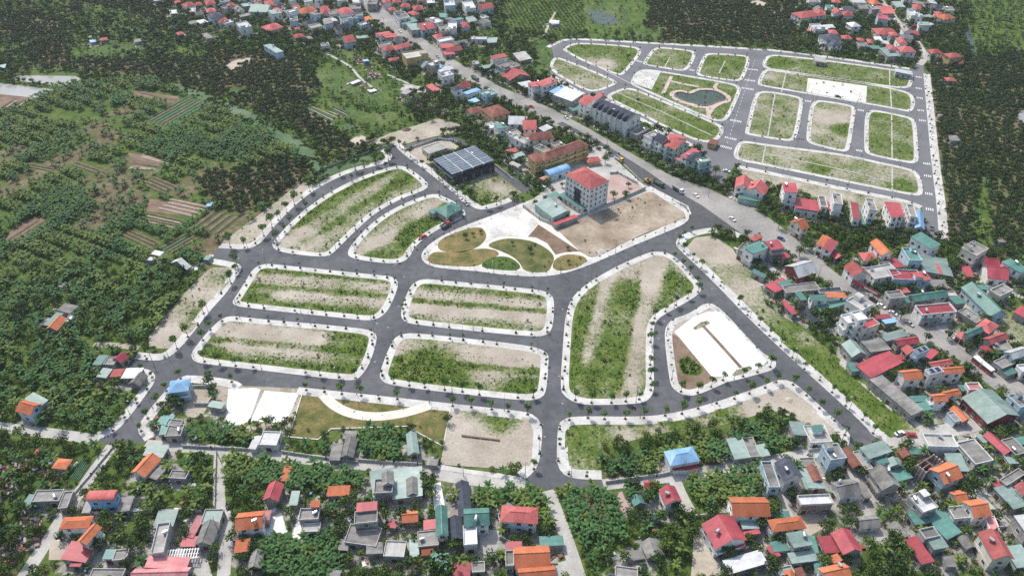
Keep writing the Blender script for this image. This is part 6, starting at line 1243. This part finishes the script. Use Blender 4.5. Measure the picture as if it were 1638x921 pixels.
for s_, n_, ph in (("0,745 25,745 35,790 10,805 -15,800", 22, 'in the graveyard at the left edge'), ("68,748 98,752 92,775 66,770", 12, 'in the plot beside the left diagonal lane'), ("35,835 70,838 60,880 28,882", 26, 'in the lower graveyard beside the diagonal lane'), ("-5,870 20,862 22,900 -5,905", 12, 'in the corner graveyard'), ("30,740 55,735 60,752 35,755", 8, 'beside the small mausoleum'),
                   ("580,108 608,108 612,126 590,128", 14, 'beside the far green meadow'), ("640,150 690,155 720,175 660,172 640,165", 34, 'in the far walled graveyard'), ("575,90 600,95 585,105 565,100", 10, 'behind the far meadow'), ("690,165 735,170 725,185 685,180", 22, 'behind the red-roofed far shed')):
    P = gp(s_); x0, y0 = P.min(0); x1, y1 = P.max(0); k = 0
    while k < n_:
        x, y = x0+rng.random()*(x1-x0), y0+rng.random()*(y1-y0)
        if not inside(P, np.array([x]), np.array([y]))[0]: continue
        k += 1; i = int(rng.random()*4); R = ob('tomb', None, None, (x, y, 0), rng.random()*.6+(1.5 if rng.random() < .3 else 0), .7+.5*rng.random()); tag(R, f'small tiled tomb {ph}', 'tomb', f'tombs {ph}')
        ob('plinth', TB[i][0], R); ob('headstone', TB[i][1], R); ob('roof', TB[i][2], R)
# zebra crossings of the second estate
def zebra(u0, v0, u1, v1):
    a, b_ = np.array(G(u0, v0)), np.array(G(u1, v1)); d = b_-a; l = np.linalg.norm(d); d /= l; n = np.array([-d[1], d[0]])*1.3; V_ = []; F_ = []
    for s_ in np.arange(.4, l-.6, 1.15):
        p, q = a+d*s_, a+d*(s_+.55); k = len(V_); V_ += [(*(p-n), .036), (*(q-n), .036), (*(q+n), .036), (*(p+n), .036)]; F_.append((k, k+1, k+2, k+3))
    tag(ob('road_marking', mesh('road_marking', V_, F_, [wpaint])), kind='structure')
for s_ in ("265,619 310,626", "218,852 268,862", "588,674 630,682", "945,472 992,478", "945,540 992,548", "950,600 1000,606", "955,676 1005,682", "965,738 1012,744"): a_, b_ = pts(s_, 3); zebra(*a_, *b_)
for s_ in ("575,76 625,86", "990,158 1040,164", "995,232 1045,240", "1000,342 1060,350", "1005,436 1065,446", "218,8 270,18"): a_, b_ = pts(s_, 7); zebra(*a_, *b_)
for s_ in ("1518,425 1590,432", "1500,490 1570,500", "1480,540 1560,552", "1410,736 1485,750", "1378,842 1450,858", "1350,895 1425,915", "835,372 875,385", "1160,428 1200,436"): a_, b_ = pts(s_, 2); zebra(*a_, *b_)
# lane dashes on the second estate's avenue
for s_ in ("1395,880 1500,560", "1505,545 1560,380"):
    (u0, v0), (u1, v1) = pts(s_, 2)
    a, b_ = np.array(G(u0, v0)), np.array(G(u1, v1)); d = (b_-a); l = np.linalg.norm(d); d /= l; n = np.array([-d[1], d[0]])*.1; V_ = []; F_ = []
    for q in np.arange(0, l, 6):
        p0, p1 = a+d*q, a+d*(q+3); k = len(V_); V_ += [(*(p0-n), .036), (*(p1-n), .036), (*(p1+n), .036), (*(p0+n), .036)]; F_.append((k, k+1, k+2, k+3))
    tag(ob('road_marking', mesh('road_marking', V_, F_, [wpaint])), kind='structure')
# sewer pipes in the sand lot, rubble
P0 = np.array(G(*tp(13, 1300, 62))); P1 = np.array(G(*tp(13, 1570, 95)))
d = P1-P0; l = np.linalg.norm(d); R = tag(ob('pipe_run', None, None, (P0[0], P0[1], .1), math.atan2(d[1], d[0])), 'low row of brown pipes lying across the sand lot', 'pipes')
pm_ = MB().cyl((0, 0, .35), (3.6, 0, .35), .45, n=8).me('pipe', surf('clay_pipe', [(.2,.14,.1),(.3,.22,.17)], 1, .9)); [ob('pipe', pm_, R, (k, 0, 0)) for k in np.arange(0, l-3, 4)]
# scattered yard clutter: crates, basins, sheets, bricks, too small to tell apart
CL = [MB().box(-.5, .5, -.35, .35, 0, .5).me('clutter', surf('clutter_grey', [(.2,.19,.18),(.4,.39,.37)], .5, .8, rnd=.4)), MB().box(-.9, .9, -.5, .5, 0, .2).me('clutter', surf('clutter_white', [(.5,.5,.5),(.7,.7,.7)], .5, .7, rnd=.3)), MB().cyl((0, 0, 0), (0, 0, .7), .4, .35, 8).me('clutter', surf('clutter_blue', [(.06,.16,.4),(.1,.25,.5)], .5, .5, rnd=.4)), MB().box(-.6, .6, -.6, .6, 0, .6).me('clutter', surf('clutter_brick', [(.28,.12,.08),(.4,.2,.14)], .5, .9, rnd=.4)), MB().box(-1.2, 1.2, -.08, .08, 0, .3).box(-1.1, 1.1, .1, .25, 0, .2).me('clutter', surf('clutter_wood', [(.12,.09,.06),(.22,.17,.12)], .5, .9, rnd=.4))]
C_ = np.stack([RX0+rng.random(60000)*RW, RY0+rng.random(60000)*RH], 1); C_ = C_[(look(YARD, C_) > .12) & ~look(BLOCK, C_) & inview(C_, 10)][:2600]
scatter('yard_clutter', np.stack([C_[:, 0], C_[:, 1], np.zeros(len(C_)), .6+.9*rng.random(len(C_)), rng.random(len(C_))*6.28, rng.integers(0, 5, len(C_))], 1), CL, 'small clutter lying about the village yards')
# red shop fascia along the roadside block
A_ = np.array(G(1363, 450, 3)); B_ = np.array(G(1407, 473, 3)); d = B_-A_; l = np.linalg.norm(d); R = tag(ob('shop_sign', None, None, (A_[0], A_[1], 0), math.atan2(d[1], d[0])), 'long red shop sign with a pale strip facing the highway', 'sign')
MB().box(0, l, -.35, 0, 2.6, 4.4).ob('sign_board', paint_m('sign_red', (.3,.03,.04)), R); MB().box(l*.45, l*.93, -.38, -.351, 3.1, 3.9).ob('pale_strip', paint_m('white', PC['white']), R)
for k in range(7): MB().box(k*(l-.3)/6, k*(l-.3)/6+.3, -.3, 0, 0, 2.599).ob('post', wall_mat('g'), R)
# heaps of rubble and sand
def heap(u, v, r_, mat, lab):
    x, y = G(u, v); V_ = [(0, 0, r_*.42)]; F_ = []
    for k, f in enumerate((.35, .7, 1.0)):
        for i in range(10):
            a_ = i*.628+k*.3; q = r_*f*(.8+.4*rng.random()); V_.append((q*math.cos(a_), q*math.sin(a_), r_*.42*(1-f)*(.7+.6*rng.random()) if k < 2 else -.1))
    for i in range(10): F_.append((0, 1+i, 1+(i+1) % 10))
    for k in range(2):
        for i in range(10): a_, b_ = 1+k*10+i, 1+k*10+(i+1) % 10; F_ += [(a_, a_+10, b_+10, b_)]
    tag(ob('rubble_heap', mesh('rubble_heap', V_, F_, [mat]), None, (x, y, .12)), lab, 'heap', 'heaps of rubble')
for q in ((962,403,2.6,concrete,'pale rubble heap at the edge of the sandy lot'), (985,352,2.2,soil_m,'brown spoil heap in the middle of the sandy lot'), (1030,345,2.6,sand_m,'sand heap in the weedy part of the lot'), (690,243,2.0,sand_m,'sand heap in the walled yard'), (1262,640,1.8,sand_m,'sand heap on the bare bend plot'), (625,222,4.0,soil_m,'big brown earth mound behind the ditch'), (650,208,3.6,soil_m,'second brown earth mound behind the ditch'), (1160,300,2.0,soil_m,'small heap at the second estate entrance')): heap(*q)
# two riders on motorbikes
def rider(u, v, u2, v2, ph, col):
    a, rz = place(u, v, u2, v2); z0 = .04
    M = tag(ob('motorbike', None, None, (a[0], a[1], z0), rz), f'small dark motorbike {ph}', 'motorbike', 'motorbikes')
    for x in (-.62, .62): MB().cyl((x, -.06, .3), (x, .06, .3), .3, n=14).ob('wheel', tyre, M)
    MB().prism([(-.75,.6),(-.3,.45),(.25,.4),(.5,.75),(.42,.95),(.3,.7),(-.2,.72),(-.75,.78)], -.14, .14).ob('body', paint_m(col, PC[col]), M); MB().box(-.7, .1, -.13, .13, .76, .84).ob('seat', tyre, M)
    MB().cyl((.45, -.35, 1.05), (.45, .35, 1.05), .025, n=6).ob('handlebar', steel, M)
    me = bpy.data.meshes.new('person'); J = [(-.25,0,.9),(-.2,0,1.15),(-.12,0,1.4),(-.08,0,1.52),(-.05,0,1.68),(-.12,.2,1.38),(.15,.28,1.18),(.42,.3,1.06),(-.12,-.2,1.38),(.15,-.28,1.18),(.42,-.3,1.06),(-.2,.12,.88),(.2,.2,.85),(.08,.18,.42),(-.2,-.12,.88),(.2,-.2,.85),(.08,-.18,.42)]
    me.from_pydata(J, [(0,1),(1,2),(2,3),(3,4),(2,5),(5,6),(6,7),(2,8),(8,9),(9,10),(0,11),(11,12),(12,13),(0,14),(14,15),(15,16)], [])
    P = tag(ob('person', me, None, (a[0], a[1], z0), rz), f'person in dark clothes riding the motorbike {ph}', 'person', 'motorbike riders'); me.materials.append(surf('rider_clothes', [(.03,.035,.05),(.07,.075,.09)], 3, .9))
    P.modifiers.new('skin', 'SKIN')
    if not me.skin_vertices: me.skin_vertices.new() if hasattr(me.skin_vertices, 'new') else None
    if me.skin_vertices:
        R_ = [.17,.17,.18,.06,.1,.075,.055,.04,.075,.055,.04,.1,.085,.06,.1,.085,.06]
        for i, r_ in enumerate(R_): me.skin_vertices[0].data[i].radius = (r_, r_)
        me.skin_vertices[0].data[0].use_root = True
    P.modifiers.new('smooth', 'SUBSURF').levels = 1
    hm = MB(); hm.cyl((-.05,0,1.66), (-.05,0,1.76), .15, .14, 10).cyl((-.05,0,1.76), (-.05,0,1.83), .14, .06, 10).ob('helmet', paint_m('white', PC['white']), P)
rider(1014, 653, 1024, 653, 'on the south road below the bent plot', 'black'); rider(1515, 564, 1521, 568, 'on the highway before the bus', 'red'); rider(990, 247, 997, 251, 'on the highway beside the school', 'blue')
print('STREET', nst, len(SAPX), 'lamps', len(LAMPP))
# ------------------------------------------------------------------ air
hz = MB().box(-6500, 6500, -2000, 9500, -1.0, CAM_H+12).ob('haze', bpy.data.materials.new('haze')); tag(hz, 'thin pale haze in the air', None, None, 'stuff')
m = hz.data.materials[0]; m.use_nodes = True; T = m.node_tree; T.nodes.clear(); o_ = T.nodes.new('ShaderNodeOutputMaterial'); v_ = T.nodes.new('ShaderNodeVolumePrincipled')
v_.inputs['Density'].default_value = HAZE; v_.inputs['Color'].default_value = (.86, .91, 1, 1); v_.inputs['Anisotropy'].default_value = .2; T.links.new(v_.outputs[0], o_.inputs['Volume'])
